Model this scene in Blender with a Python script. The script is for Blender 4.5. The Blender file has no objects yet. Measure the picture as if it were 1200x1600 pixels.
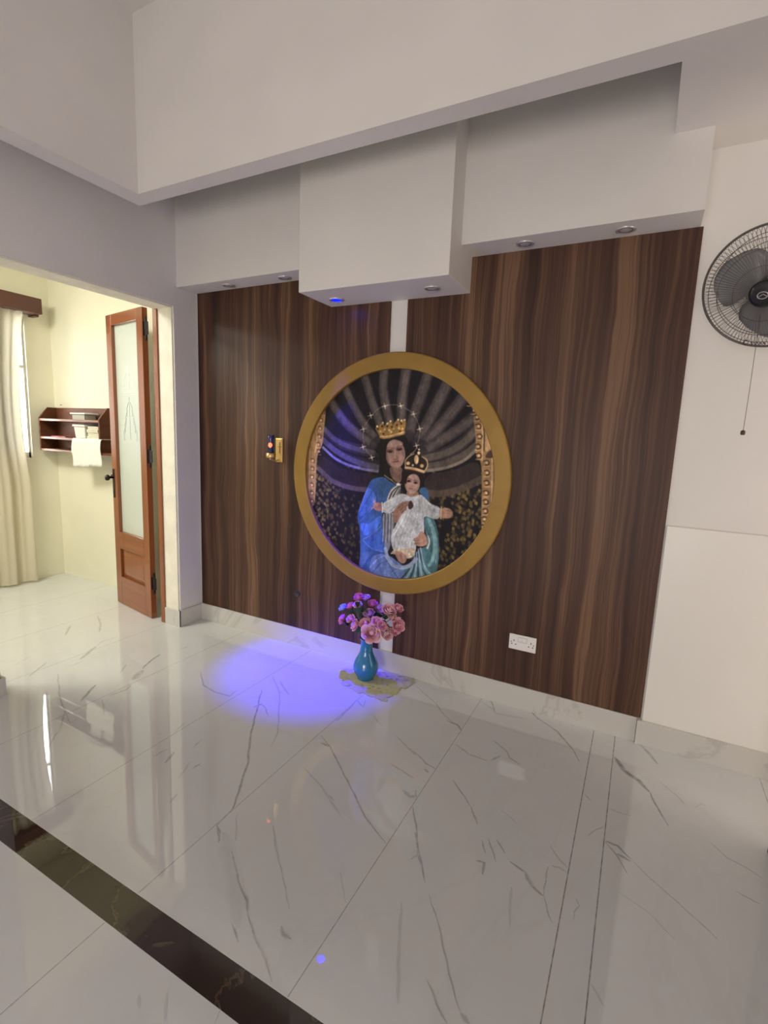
import bpy, bmesh, math, random
import numpy as np
from mathutils import Vector, Matrix
C = bpy.context.scene.collection
SC = bpy.context.scene
PI = math.pi
R = math.radians

# ------------------------------------------------------------------ camera
cam_d = bpy.data.cameras.new('camera'); cam = bpy.data.objects.new('camera', cam_d); C.objects.link(cam)
cam_d.sensor_fit = 'VERTICAL'; cam_d.sensor_height = 36.0; cam_d.lens = 771.95 * 36.0 / 1600.0
cam_d.clip_start = 0.05
rows = ((0.88454853, 0.46475539, 0.03970294), (0.10566852, -0.11675246, -0.98752368), (-0.45432154, 0.87770797, -0.15238323))
m = Matrix.Identity(4)
for i in range(3):
    m[i][0] = rows[0][i]; m[i][1] = -rows[1][i]; m[i][2] = -rows[2][i]
m[2][3] = 1.48
cam.matrix_world = m
SC.camera = cam

# ------------------------------------------------------------------ world, colour, lights
w = bpy.data.worlds.new('world'); SC.world = w; w.use_nodes = True
w.node_tree.nodes['Background'].inputs[0].default_value = (0.86, 0.93, 1.0, 1)
w.node_tree.nodes['Background'].inputs[1].default_value = 9.0
SC.view_settings.view_transform = 'Standard'; SC.view_settings.look = 'None'
SC.view_settings.gamma = 1.0; SC.view_settings.use_curve_mapping = False
SC.view_settings.exposure = 0.0
try:
    SC.cycles.use_denoising = True
    SC.cycles.max_bounces = 10; SC.cycles.diffuse_bounces = 5; SC.cycles.glossy_bounces = 4
    SC.cycles.sample_clamp_indirect = 6.0
    SC.cycles.caustics_refractive = False; SC.cycles.caustics_reflective = False
except Exception:
    pass

def area(name, loc, target, sx, sy, energy, color):
    d = bpy.data.lights.new(name, 'AREA'); d.shape = 'RECTANGLE'; d.size = sx; d.size_y = sy
    d.energy = energy; d.color = color
    o = bpy.data.objects.new(name, d); C.objects.link(o); o.location = loc
    o.rotation_euler = (Vector(target) - Vector(loc)).to_track_quat('-Z', 'Y').to_euler()
    return o
# assumed light from the rear and the right, daylight through the side room window
area('assumed_rear_light', (-0.35, -3.0, 1.05), (-1.5, 2.0, 0.35), 1.7, 1.5, 78, (1.0, 0.925, 0.875))  # assumed source behind the camera, added inside the room; no window built there
area('assumed_passage_light', (2.9, 1.55, 1.4), (0.3, 2.5, 1.3), 1.3, 2.0, 34, (1.0, 0.87, 0.755))  # assumed warm light from the right, added in the unseen passage; no opening built
area('side_room_fill', (-4.1, 0.9, 2.9), (-4.1, 1.1, 0.0), 0.7, 0.7, 60, (1.0, 0.96, 0.84))  # added overhead fill, only there to brighten the side room
area('side_room_window', (-5.35, 1.45, 1.75), (-3.5, 1.6, 1.2), 2.8, 2.2, 430, (1.0, 0.995, 0.95))
def blue_spot():
    d = bpy.data.lights.new('blue_downlight_beam', 'SPOT'); d.energy = 620; d.color = (0.02, 0.0, 1.0)
    d.spot_size = R(34.5); d.spot_blend = 1.0; d.shadow_soft_size = 0.02
    o = bpy.data.objects.new('blue_downlight_beam', d); C.objects.link(o); o.location = (-1.671, 2.525, 2.236)
    o.rotation_euler = (Vector((-1.73, 2.43, 0)) - o.location).to_track_quat('-Z', 'Y').to_euler()
blue_spot()

# ------------------------------------------------------------------ helpers
def link(name, me, mat=None, parent=None, smooth=False):
    o = bpy.data.objects.new(name, me); C.objects.link(o)
    if mat is not None:
        for mm in (mat if isinstance(mat, (list, tuple)) else [mat]): me.materials.append(mm)
    if parent is not None: o.parent = parent
    if smooth:
        for p in me.polygons: p.use_smooth = True
    return o
def obj(name, bm, mat=None, parent=None, smooth=False, bevel=0, seg=2):
    bmesh.ops.recalc_face_normals(bm, faces=bm.faces)
    me = bpy.data.meshes.new(name); bm.to_mesh(me); bm.free()
    o = link(name, me, mat, parent, smooth)
    if bevel:
        b = o.modifiers.new('bevel', 'BEVEL'); b.width = bevel; b.segments = seg; b.limit_method = 'ANGLE'
    return o
def tag(o, label=None, cat=None, group=None, kind=None):
    if label: o['label'] = label
    if cat: o['category'] = cat
    if group: o['group'] = group
    if kind: o['kind'] = kind
    return o
def thing(name, label, cat, loc=(0, 0, 0), group=None):
    o = bpy.data.objects.new(name, None); C.objects.link(o); o.location = loc; o.empty_display_size = 0.05
    return tag(o, label, cat, group)
def struct(name, bm, mat, parent=None, **k):
    o = obj(name, bm, mat, parent, **k)
    if parent is None: o['kind'] = 'structure'
    return o
def box(bm, x0, x1, y0, y1, z0, z1):
    v = [bm.verts.new((x, y, z)) for x in (x0, x1) for y in (y0, y1) for z in (z0, z1)]
    for f in ((0, 1, 3, 2), (4, 6, 7, 5), (0, 4, 5, 1), (2, 3, 7, 6), (0, 2, 6, 4), (1, 5, 7, 3)):
        bm.faces.new([v[i] for i in f])
    return v
def boxes(*L):
    bm = bmesh.new()
    for b in L: box(bm, *b)
    return bm
def lathe(bm, prof, n=24, c=(0, 0, 0), M=None, cap0=True, cap1=True):
    rings = []
    for r, z in prof:
        ring = []
        for i in range(n):
            a = 2 * PI * i / n
            p = Vector((r * math.cos(a), r * math.sin(a), z))
            if M: p = M @ p
            ring.append(bm.verts.new(p + Vector(c)))
        rings.append(ring)
    for a, b in zip(rings, rings[1:]):
        for i in range(n): bm.faces.new((a[i], a[(i + 1) % n], b[(i + 1) % n], b[i]))
    if cap0: bm.faces.new(list(reversed(rings[0])))
    if cap1: bm.faces.new(rings[-1])
def tube(bm, pts, r, n=8, closed=False):
    pts = [Vector(p) for p in pts]; N = len(pts); rings = []; up = Vector((0, 0, 1))
    for i, p in enumerate(pts):
        if closed: t = pts[(i + 1) % N] - pts[i - 1]
        else: t = pts[min(i + 1, N - 1)] - pts[max(i - 1, 0)]
        t.normalize()
        u = t.cross(up)
        if u.length < 0.05: u = t.cross(Vector((0, 1, 0)))
        u.normalize(); v = t.cross(u)
        rr = r[i] if isinstance(r, (list, tuple)) else r
        rings.append([bm.verts.new(p + (u * math.cos(2 * PI * k / n) + v * math.sin(2 * PI * k / n)) * rr) for k in range(n)])
    seq = list(zip(rings, rings[1:])) + ([(rings[-1], rings[0])] if closed else [])
    for a, b in seq:
        for k in range(n): bm.faces.new((a[k], a[(k + 1) % n], b[(k + 1) % n], b[k]))
    if not closed:
        bm.faces.new(list(reversed(rings[0]))); bm.faces.new(rings[-1])
def prism(bm, pts, y0, y1):            # outline in x,z pushed along y
    a = [bm.verts.new((x, y0, z)) for x, z in pts]; b = [bm.verts.new((x, y1, z)) for x, z in pts]
    n = len(pts)
    bm.faces.new(a); bm.faces.new(list(reversed(b)))
    for i in range(n): bm.faces.new((a[i], b[i], b[(i + 1) % n], a[(i + 1) % n]))

# ------------------------------------------------------------------ materials
def mat(name, color=(0.8, 0.8, 0.8), rough=0.5, metal=0.0, coat=0.0, **k):
    m_ = bpy.data.materials.new(name); m_.use_nodes = True
    b = m_.node_tree.nodes['Principled BSDF']
    b.inputs['Base Color'].default_value = (*color, 1); b.inputs['Roughness'].default_value = rough
    b.inputs['Metallic'].default_value = metal; b.inputs['Coat Weight'].default_value = coat
    for kk, v in k.items(): b.inputs[kk.replace('_', ' ')].default_value = v
    return m_
class NT:
    def __init__(s, m_): s.t = m_.node_tree; s.n = s.t.nodes; s.b = s.n['Principled BSDF']
    def new(s, ty, **k):
        nd = s.n.new(ty)
        for a, v in k.items():
            if a.startswith('i_'):
                key = a[2:]
                nd.inputs[int(key) if key.isdigit() else key.replace('_', ' ')].default_value = v
            else: setattr(nd, a, v)
        return nd
    def l(s, a, b): s.t.links.new(a, b)
    def ramp(s, src, stops):
        r = s.new('ShaderNodeValToRGB'); e = r.color_ramp.elements
        while len(e) < len(stops): e.new(0.5)
        for el, (p, c_) in zip(e, stops):
            el.position = p; el.color = (*c_, 1)
        s.l(src, r.inputs[0]); return r
def painted(name, color, rough=0.55, var=0.05, scale=3.0, bump=0.15, bscale=60):
    m_ = mat(name, color, rough); n = NT(m_)
    geo = n.new('ShaderNodeNewGeometry')
    no = n.new('ShaderNodeTexNoise', i_Scale=scale, i_Detail=4.0); n.l(geo.outputs['Position'], no.inputs['Vector'])
    r = n.ramp(no.outputs['Fac'], [(0.3, tuple(c * (1 - var) for c in color)), (0.7, tuple(min(1, c * (1 + var)) for c in color))])
    n.l(r.outputs[0], n.b.inputs['Base Color'])
    n2 = n.new('ShaderNodeTexNoise', i_Scale=bscale, i_Detail=3.0); n.l(geo.outputs['Position'], n2.inputs['Vector'])
    bp = n.new('ShaderNodeBump', i_Strength=bump, i_Distance=0.002); n.l(n2.outputs['Fac'], bp.inputs['Height']); n.l(bp.outputs[0], n.b.inputs['Normal'])
    return m_
def wood(name, cols, sx, sz, rough=0.45, seed=0.0, coat=0.0, fine=0.25, axis='XZ', warp=0.05):
    """long grain along z; cols = ramp stops"""
    m_ = mat(name, cols[0][1], rough, coat=coat); n = NT(m_)
    geo = n.new('ShaderNodeNewGeometry'); sep = n.new('ShaderNodeSeparateXYZ'); n.l(geo.outputs['Position'], sep.inputs[0])
    add = n.new('ShaderNodeMath', operation='ADD'); n.l(sep.outputs[0], add.inputs[0]); n.l(sep.outputs[1], add.inputs[1])
    u, v = (add.outputs[0], sep.outputs[2]) if axis == 'XZ' else (sep.outputs[2], add.outputs[0])
    wv = n.new('ShaderNodeCombineXYZ', i_2=seed)
    a1 = n.new('ShaderNodeMath', operation='MULTIPLY', i_1=sx * 0.35); a2 = n.new('ShaderNodeMath', operation='MULTIPLY', i_1=1.6)
    n.l(u, a1.inputs[0]); n.l(v, a2.inputs[0]); n.l(a1.outputs[0], wv.inputs[0]); n.l(a2.outputs[0], wv.inputs[1])
    wn = n.new('ShaderNodeTexNoise', i_Scale=1.0, i_Detail=3.0); n.l(wv.outputs[0], wn.inputs['Vector'])
    wm = n.new('ShaderNodeMath', operation='MULTIPLY_ADD', i_1=warp, i_2=-warp / 2); n.l(wn.outputs['Fac'], wm.inputs[0])
    ua = n.new('ShaderNodeMath', operation='ADD'); n.l(u, ua.inputs[0]); n.l(wm.outputs[0], ua.inputs[1])
    def layer(kx, kz, det, s_):
        cx = n.new('ShaderNodeMath', operation='MULTIPLY', i_1=kx); cz = n.new('ShaderNodeMath', operation='MULTIPLY', i_1=kz)
        n.l(ua.outputs[0], cx.inputs[0]); n.l(v, cz.inputs[0])
        cb = n.new('ShaderNodeCombineXYZ', i_2=s_); n.l(cx.outputs[0], cb.inputs[0]); n.l(cz.outputs[0], cb.inputs[1])
        t = n.new('ShaderNodeTexNoise', i_Scale=1.0, i_Detail=det, i_Roughness=0.6); n.l(cb.outputs[0], t.inputs['Vector']); return t
    L1 = layer(sx, sz, 4.0, seed + 3.1); L2 = layer(sx * 6, sz * 2.5, 3.0, seed + 7.7); L3 = layer(sx * 0.45, sz * 0.35, 1.0, seed + 11.3)
    mx = n.new('ShaderNodeMix', data_type='FLOAT', i_0=fine); n.l(L1.outputs['Fac'], mx.inputs[2]); n.l(L2.outputs['Fac'], mx.inputs[3])
    mx2 = n.new('ShaderNodeMix', data_type='FLOAT', i_0=0.3); n.l(mx.outputs[0], mx2.inputs[2]); n.l(L3.outputs['Fac'], mx2.inputs[3])
    r = n.ramp(mx2.outputs[0], cols); n.l(r.outputs[0], n.b.inputs['Base Color'])
    bp = n.new('ShaderNodeBump', i_Strength=0.12, i_Distance=0.001); n.l(mx.outputs[0], bp.inputs['Height']); n.l(bp.outputs[0], n.b.inputs['Normal'])
    return m_
def marble(name, base, vein, rough, veinattr=False, auto=0.0, scale=2.0):
    m_ = mat(name, base, rough); n = NT(m_); geo = n.new('ShaderNodeNewGeometry')
    n.b.inputs['IOR'].default_value = 1.70
    no = n.new('ShaderNodeTexNoise', i_Scale=1.3, i_Detail=5.0, i_Roughness=0.6); n.l(geo.outputs['Position'], no.inputs['Vector'])
    r = n.ramp(no.outputs['Fac'], [(0.3, tuple(c * 0.93 for c in base)), (0.7, base)])
    src = r.outputs[0]
    if auto > 0:
        mp = n.new('ShaderNodeMapping', i_Rotation=(0.3, 0.5, 0.7)); n.l(geo.outputs['Position'], mp.inputs[0])
        nd = n.new('ShaderNodeTexNoise', i_Scale=scale, i_Detail=6.0, i_Roughness=0.62, i_Distortion=0.8); n.l(mp.outputs[0], nd.inputs['Vector'])
        sb = n.new('ShaderNodeMath', operation='SUBTRACT', i_1=0.5); n.l(nd.outputs['Fac'], sb.inputs[0])
        ab = n.new('ShaderNodeMath', operation='ABSOLUTE'); n.l(sb.outputs[0], ab.inputs[0])
        mr = n.new('ShaderNodeMapRange', i_1=0.0, i_2=0.018, i_3=auto, i_4=0.0); n.l(ab.outputs[0], mr.inputs[0])
        mm = n.new('ShaderNodeMix', data_type='RGBA'); n.l(mr.outputs[0], mm.inputs[0]); n.l(src, mm.inputs[6]); mm.inputs[7].default_value = (*vein, 1)
        src = mm.outputs[2]
    if veinattr:
        at = n.new('ShaderNodeAttribute', attribute_name='vein')
        n3 = n.new('ShaderNodeTexNoise', i_Scale=38.0, i_Detail=3.0); n.l(geo.outputs['Position'], n3.inputs['Vector'])
        mr = n.new('ShaderNodeMapRange', i_1=0.3, i_2=0.6, i_3=0.55, i_4=1.0); n.l(n3.outputs['Fac'], mr.inputs[0])
        mu = n.new('ShaderNodeMath', operation='MULTIPLY'); n.l(at.outputs['Fac'], mu.inputs[0]); n.l(mr.outputs[0], mu.inputs[1])
        mm = n.new('ShaderNodeMix', data_type='RGBA'); n.l(mu.outputs[0], mm.inputs[0]); n.l(src, mm.inputs[6]); mm.inputs[7].default_value = (*vein, 1)
        src = mm.outputs[2]
    n.l(src, n.b.inputs['Base Color'])
    return m_

M_wall = painted('white_emulsion', (0.74, 0.715, 0.69), 0.6, 0.025)
M_cream = painted('cream_emulsion', (0.82, 0.80, 0.66), 0.6, 0.04, 1.6, 0.25)
M_jamb = painted('rough_cream_plaster', (0.80, 0.77, 0.66), 0.65, 0.07, 9.0, 0.9, 25)
M_dado = painted('gloss_white_dado', (0.77, 0.75, 0.71), 0.35, 0.015)
M_floor = marble('polished_white_marble', (0.68, 0.69, 0.69), (0.20, 0.19, 0.18), 0.014, veinattr=True, auto=0.04, scale=0.8)
M_stripe = marble('dark_brown_marble', (0.035, 0.021, 0.017), (0.22, 0.16, 0.10), 0.03, auto=0.35, scale=2.6)
M_skirt = marble('marble_skirting', (0.58, 0.565, 0.53), (0.26, 0.24, 0.20), 0.14, auto=0.28, scale=0.7)
WAL = [(0.34, (0.019, 0.007, 0.005)), (0.43, (0.041, 0.016, 0.010)), (0.50, (0.070, 0.030, 0.018)), (0.55, (0.108, 0.053, 0.030)), (0.60, (0.180, 0.098, 0.053)), (0.70, (0.12, 0.06, 0.034))]
M_walnut_l = wood('walnut_laminate_left', WAL, 13, 0.30, 0.42, seed=1.0, fine=0.30, warp=0.09)
M_walnut_r = wood('walnut_laminate_right', WAL, 13, 0.26, 0.50, seed=5.0, fine=0.38, warp=0.06)
for _m in (M_walnut_l, M_walnut_r): NT(_m).b.inputs['Specular IOR Level'].default_value = 0.32
DW = [(0.3, (0.17, 0.048, 0.015)), (0.5, (0.24, 0.072, 0.022)), (0.7, (0.31, 0.10, 0.032))]
M_door = wood('varnished_mahogany', DW, 30, 1.5, 0.28, seed=2.0, coat=0.5)
M_doorh = wood('varnished_mahogany_rail', DW, 30, 1.5, 0.28, seed=4.0, coat=0.5, axis='ZX')
M_shelfw = wood('brown_shelf_board', [(0.3, (0.085, 0.028, 0.014)), (0.7, (0.15, 0.056, 0.028))], 2.0, 14, 0.6, seed=6.0)
NT(M_shelfw).b.inputs['Specular IOR Level'].default_value = 0.2
M_shelfedge = mat('shelf_edge_banding', (0.30, 0.16, 0.11), 0.5)
M_valance = painted('dark_brown_rail', (0.095, 0.035, 0.028), 0.4, 0.1)
M_gold = painted('gold_paint', (0.30, 0.175, 0.035), 0.42, 0.10, 7.0, 0.25, 90); NT(M_gold).b.inputs['Metallic'].default_value = 0.35
M_brass = mat('polished_brass', (0.62, 0.43, 0.17), 0.36, 0.85)
M_plastic = mat('white_plastic', (0.80, 0.78, 0.76), 0.35)
M_dark = mat('dark_hole', (0.01, 0.01, 0.01), 0.7)
M_black = mat('black_plastic', (0.012, 0.012, 0.014), 0.32)
M_wire = mat('grey_steel_wire', (0.14, 0.125, 0.115), 0.35, 0.5)
M_blade = mat('grey_fan_blade', (0.20, 0.20, 0.20), 0.4)
M_iron = mat('aged_iron_hinge', (0.03, 0.02, 0.018), 0.45, 0.7)
M_grout = mat('grout', (0.14, 0.13, 0.12), 0.5)

# ------------------------------------------------------------------ room
YW = 2.666; XL = -2.96

# flat artwork, shapes in mm from the centre of the print: kind, colour, opacity, width or smoothing, outline
PRINT=[('s',(50,43,45),0.7,68.4,[-78,645,-86,506,-45,365,-6,248]),
('s',(74,64,63),0.8,57.0,[-78,645,-86,506,-45,365,-6,248]),
('s',(90,79,75),0.7,31.9,[-74,645,-81,506,-41,365,-2,248]),
('s',(24,20,26),0.5,73.0,[-6,248,21,142]),
('s',(50,43,45),0.7,76.0,[66,641,47,505,44,390,54,250]),
('s',(74,64,63),0.8,63.3,[66,641,47,505,44,390,54,250]),
('s',(90,79,75),0.7,35.5,[70,640,51,505,48,390,58,250]),
('s',(24,20,26),0.5,81.1,[54,250,63,144]),
('s',(50,43,45),0.7,64.6,[-221,607,-159,447,-113,352,-67,246]),
('s',(74,64,63),0.8,53.8,[-221,607,-159,447,-113,352,-67,246]),
('s',(90,79,75),0.7,30.1,[-217,607,-154,447,-109,352,-63,246]),
('s',(24,20,26),0.5,68.9,[-67,246,-21,140]),
('s',(50,43,45),0.7,60.8,[-363,550,-285,410,-195,290,-107,208]),
('s',(74,64,63),0.8,50.7,[-363,550,-285,410,-195,290,-107,208]),
('s',(90,79,75),0.7,28.4,[-358,550,-281,410,-190,290,-103,209]),
('s',(24,20,26),0.5,64.9,[-107,208,-50,139]),
('s',(50,43,45),0.7,64.6,[-457,452,-371,335,-265,252,-134,183]),
('s',(74,64,63),0.8,53.8,[-457,452,-371,335,-265,252,-134,183]),
('s',(90,79,75),0.7,30.1,[-453,452,-366,336,-261,252,-130,183]),
('s',(24,20,26),0.5,68.9,[-134,183,-69,138]),
('s',(50,43,45),0.7,76.0,[206,615,170,482,125,368,100,240]),
('s',(74,64,63),0.8,63.3,[206,615,170,482,125,368,100,240]),
('s',(90,79,75),0.7,35.5,[209,615,174,482,129,368,104,240]),
('s',(24,20,26),0.5,81.1,[100,240,95,146]),
('s',(50,43,45),0.7,79.8,[330,558,260,415,193,289,154,196]),
('s',(74,64,63),0.8,66.5,[330,558,260,415,193,289,154,196]),
('s',(90,79,75),0.7,37.2,[333,557,264,415,197,289,158,196]),
('s',(24,20,26),0.5,85.1,[154,196,131,148]),
('s',(50,43,45),0.7,79.8,[428,476,347,371,257,268,186,185]),
('s',(74,64,63),0.8,66.5,[428,476,347,371,257,268,186,185]),
('s',(90,79,75),0.7,37.2,[432,476,351,371,260,268,190,186]),
('s',(24,20,26),0.5,85.1,[186,185,154,149]),
('s',(50,43,45),0.7,72.2,[498,374,411,295,296,224,188,151]),
('s',(74,64,63),0.8,60.2,[498,374,411,295,296,224,188,151]),
('s',(90,79,75),0.7,33.7,[501,374,415,295,300,225,192,151]),
('s',(24,20,26),0.5,77.0,[188,151,154,149]),
('p',(44,36,42),1,1,[-507,295,-444,233,-307,188,-133,171,-59,65,-85,27,-303,75,-425,120,-497,193]),
('s',(78,70,78),0.8,32.9,[-499,270,-412,196,-276,152,-132,134]),
('s',(30,24,32),1,15.2,[-497,219,-395,146,-231,105,-88,100]),
('s',(84,78,98),0.8,38.0,[-497,193,-394,121,-244,66,-86,45]),
('s',(118,112,140),0.9,17.7,[-503,148,-393,70,-228,30,-71,22]),
('p',(52,42,46),1,1,[201,151,323,180,437,263,495,341,517,189,425,95,307,54,195,34]),
('s',(86,76,68),1,43.1,[190,116,325,146,440,219,503,298]),
('s',(30,24,26),1,12.7,[192,87,352,114,443,175,507,244]),
('s',(80,70,62),1,38.0,[193,69,329,95,444,153,510,211]),
('s',(128,116,100),0.9,19.0,[194,44,330,67,447,119,511,184]),
('p',(38,28,32),1,1,[-534,114,-407,44,-256,3,-70,4,-79,-108,-222,-115,-389,-77,-539,9]),
('s',(84,68,66),0.9,32.9,[-532,10,-435,-62,-297,-96,-151,-96]),
('p',(48,38,38),1,1,[208,29,391,59,526,135,551,26,457,-38,315,-91,215,-94]),
('s',(84,68,58),0.9,43.1,[220,-82,339,-77,457,-32,551,26]),
('p',(150,112,68),1,1,[-498,434,-486,371,-499,270,-504,167,-550,100,-554,-71,-558,-245,-623,-252,-630,-77,-627,109,-585,267,-525,408]),
('p',(150,112,68),1,1,[429,459,472,416,483,341,501,254,509,134,544,125,558,-74,561,-187,573,-276,630,-201,616,129,605,204,547,321,495,417]),
('p',(190,150,98),1,1,[545,342,584,268,605,215,569,170,554,191]),
('p',(70,50,36),1,1,[569,170,611,199,615,145,560,137]),
('s',(70,48,34),1,6.3,[536,342,551,267,552,180]),
('s',(214,172,112),1,7.6,[529,331,540,267,545,125]),
('s',(214,172,112),1,7.6,[600,139,609,19,619,-203]),
('s',(196,150,110),1,7.6,[-606,137,-607,-75,-607,-250]),
('s',(200,158,112),0.8,6.3,[-561,255,-548,191,-566,112]),
('s',(58,36,24),1,6.3,[439,446,456,454,472,442,467,425,451,427]),
('p',(226,184,122),1,1,[463,438,462,435,460,432,457,431,453,432,450,435,449,438,450,441,452,443,456,444,459,443,462,441]),
('s',(206,160,104),1,5.1,[440,418,459,416,472,421]),
('s',(58,36,24),1,6.3,[465,403,482,411,497,399,493,382,477,384]),
('p',(226,184,122),1,1,[489,395,488,392,486,389,482,388,479,389,476,392,475,395,476,398,478,401,481,401,485,401,488,398]),
('s',(206,160,104),1,5.1,[466,375,484,373,498,378]),
('s',(58,36,24),1,6.3,[484,366,500,374,516,362,511,345,495,347]),
('p',(226,184,122),1,1,[507,358,506,354,504,352,501,351,497,352,495,354,494,357,494,361,497,363,500,364,503,363,506,361]),
('s',(206,160,104),1,5.1,[485,338,503,336,516,341]),
('s',(58,36,24),1,6.3,[496,317,513,325,528,314,524,296,508,298]),
('p',(226,184,122),1,1,[520,309,519,306,517,304,513,303,510,303,507,306,506,309,507,312,509,315,512,316,516,315,518,313]),
('s',(206,160,104),1,5.1,[497,289,515,288,529,292]),
('s',(58,36,24),1,6.3,[506,263,522,271,538,260,533,243,517,244]),
('p',(226,184,122),1,1,[529,255,528,252,526,250,523,249,519,249,517,252,516,255,516,258,519,261,522,262,525,261,528,259]),
('s',(206,160,104),1,5.1,[507,235,525,233,538,238]),
('s',(58,36,24),1,6.3,[502,208,518,217,534,205,529,188,513,189]),
('p',(226,184,122),1,1,[525,201,524,197,522,195,519,194,515,195,513,197,511,200,512,203,514,206,518,207,521,206,524,204]),
('s',(206,160,104),1,5.1,[503,180,521,179,534,184]),
('s',(58,36,24),1,6.3,[510,159,526,168,542,157,537,139,521,140]),
('p',(226,184,122),1,1,[533,152,532,148,530,146,527,145,523,146,521,148,519,151,520,154,522,157,526,158,529,157,532,155]),
('s',(206,160,104),1,5.1,[511,131,529,130,542,135]),
('s',(58,36,24),1,6.3,[555,123,572,132,587,121,583,103,567,104]),
('p',(226,184,122),1,1,[578,116,578,113,576,110,572,109,569,110,566,112,565,115,566,119,568,121,571,122,575,121,577,119]),
('s',(206,160,104),1,5.1,[556,95,574,94,588,99]),
('s',(58,36,24),1,6.3,[562,69,578,78,593,66,589,49,573,50]),
('p',(226,184,122),1,1,[585,62,584,58,582,56,578,54,575,55,572,57,571,61,572,64,574,66,578,68,581,67,584,65]),
('s',(206,160,104),1,5.1,[563,40,581,39,594,45]),
('s',(58,36,24),1,6.3,[563,13,580,23,595,12,591,-6,575,-6]),
('p',(226,184,122),1,1,[586,6,586,3,584,0,580,-1,577,0,574,2,573,5,574,9,576,11,579,13,583,12,585,10]),
('s',(206,160,104),1,5.1,[564,-15,582,-16,596,-11]),
('s',(58,36,24),1,6.3,[565,-42,581,-33,597,-44,593,-62,577,-61]),
('p',(226,184,122),1,1,[588,-49,588,-52,585,-55,582,-56,579,-56,576,-53,575,-50,575,-47,578,-44,581,-43,584,-43,587,-46]),
('s',(206,160,104),1,5.1,[566,-71,584,-72,597,-66]),
('s',(58,36,24),1,6.3,[566,-92,583,-83,598,-94,594,-112,578,-111]),
('p',(226,184,122),1,1,[590,-99,589,-102,587,-105,583,-106,580,-106,577,-104,576,-100,577,-97,579,-94,582,-93,586,-94,589,-96]),
('s',(206,160,104),1,5.1,[567,-121,586,-122,599,-116]),
('s',(58,36,24),1,6.3,[568,-143,584,-133,600,-144,595,-162,579,-162]),
('p',(226,184,122),1,1,[591,-149,590,-153,588,-156,585,-157,581,-156,579,-154,577,-151,578,-147,580,-145,584,-143,587,-144,590,-146]),
('s',(206,160,104),1,5.1,[569,-172,587,-172,600,-166]),
('s',(58,36,24),1,6.3,[566,-188,583,-179,599,-189,594,-208,578,-207]),
('p',(226,184,122),1,1,[590,-195,589,-198,587,-201,583,-202,580,-202,577,-200,576,-196,577,-193,579,-190,583,-189,586,-189,589,-191]),
('s',(206,160,104),1,5.1,[567,-218,586,-218,599,-212]),
('s',(58,36,24),1,6.3,[561,-235,577,-225,593,-235,588,-254,572,-254]),
('p',(226,184,122),1,1,[584,-241,583,-244,581,-247,578,-248,574,-248,571,-246,570,-242,571,-239,573,-236,577,-235,580,-235,583,-238]),
('s',(206,160,104),1,5.1,[561,-264,580,-264,593,-258]),
('s',(64,42,30),1,5.1,[-525,381,-509,386,-495,375,-499,359]),
('p',(214,168,124),1,1,[-501,371,-502,368,-505,365,-509,364,-513,365,-515,367,-517,371,-516,374,-513,376,-509,377,-505,376,-502,374]),
('s',(200,152,106),1,3.8,[-527,351,-493,351]),
('s',(64,42,30),1,5.1,[-539,330,-524,335,-509,324,-514,309]),
('p',(214,168,124),1,1,[-515,320,-516,317,-519,314,-523,313,-527,314,-530,316,-531,320,-530,323,-527,325,-523,326,-519,325,-516,323]),
('s',(200,152,106),1,3.8,[-542,300,-507,300]),
('s',(64,42,30),1,5.1,[-544,279,-529,284,-514,273,-519,258]),
('p',(214,168,124),1,1,[-520,269,-521,266,-524,263,-528,262,-532,263,-535,265,-536,269,-535,272,-532,274,-528,275,-524,274,-521,272]),
('s',(200,152,106),1,3.8,[-547,249,-512,249]),
('s',(64,42,30),1,5.1,[-549,227,-534,233,-519,222,-524,206]),
('p',(214,168,124),1,1,[-525,218,-526,214,-529,212,-533,211,-537,212,-540,214,-541,217,-540,220,-537,223,-533,224,-529,223,-527,221]),
('s',(200,152,106),1,3.8,[-552,197,-517,197]),
('s',(64,42,30),1,5.1,[-554,175,-539,181,-524,170,-529,154]),
('p',(214,168,124),1,1,[-530,166,-531,163,-534,160,-538,159,-542,160,-545,162,-546,165,-545,169,-542,171,-539,172,-535,171,-532,169]),
('s',(200,152,106),1,3.8,[-557,145,-522,146]),
('s',(64,42,30),1,5.1,[-550,130,-534,136,-520,125,-524,109]),
('p',(214,168,124),1,1,[-526,121,-527,118,-530,115,-534,114,-538,115,-541,117,-542,120,-541,123,-538,126,-534,127,-530,126,-527,124]),
('s',(200,152,106),1,3.8,[-553,100,-518,101]),
('s',(64,42,30),1,5.1,[-597,69,-581,75,-566,64,-571,48]),
('p',(214,168,124),1,1,[-573,60,-574,56,-577,54,-581,53,-585,53,-588,56,-589,59,-588,62,-585,65,-581,66,-577,65,-574,63]),
('s',(200,152,106),1,3.8,[-600,38,-564,39]),
('s',(64,42,30),1,5.1,[-599,16,-583,22,-568,11,-573,-5]),
('p',(214,168,124),1,1,[-575,7,-576,4,-579,1,-583,0,-587,0,-590,3,-591,6,-590,9,-587,12,-583,13,-579,12,-576,10]),
('s',(200,152,106),1,3.8,[-602,-15,-566,-14]),
('s',(64,42,30),1,5.1,[-601,-37,-585,-31,-570,-42,-575,-58]),
('p',(214,168,124),1,1,[-577,-46,-578,-49,-581,-52,-585,-53,-589,-53,-592,-50,-593,-47,-592,-44,-589,-41,-585,-40,-581,-41,-578,-43]),
('s',(200,152,106),1,3.8,[-604,-68,-568,-67]),
('s',(64,42,30),1,5.1,[-600,-90,-584,-84,-569,-95,-574,-111]),
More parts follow.
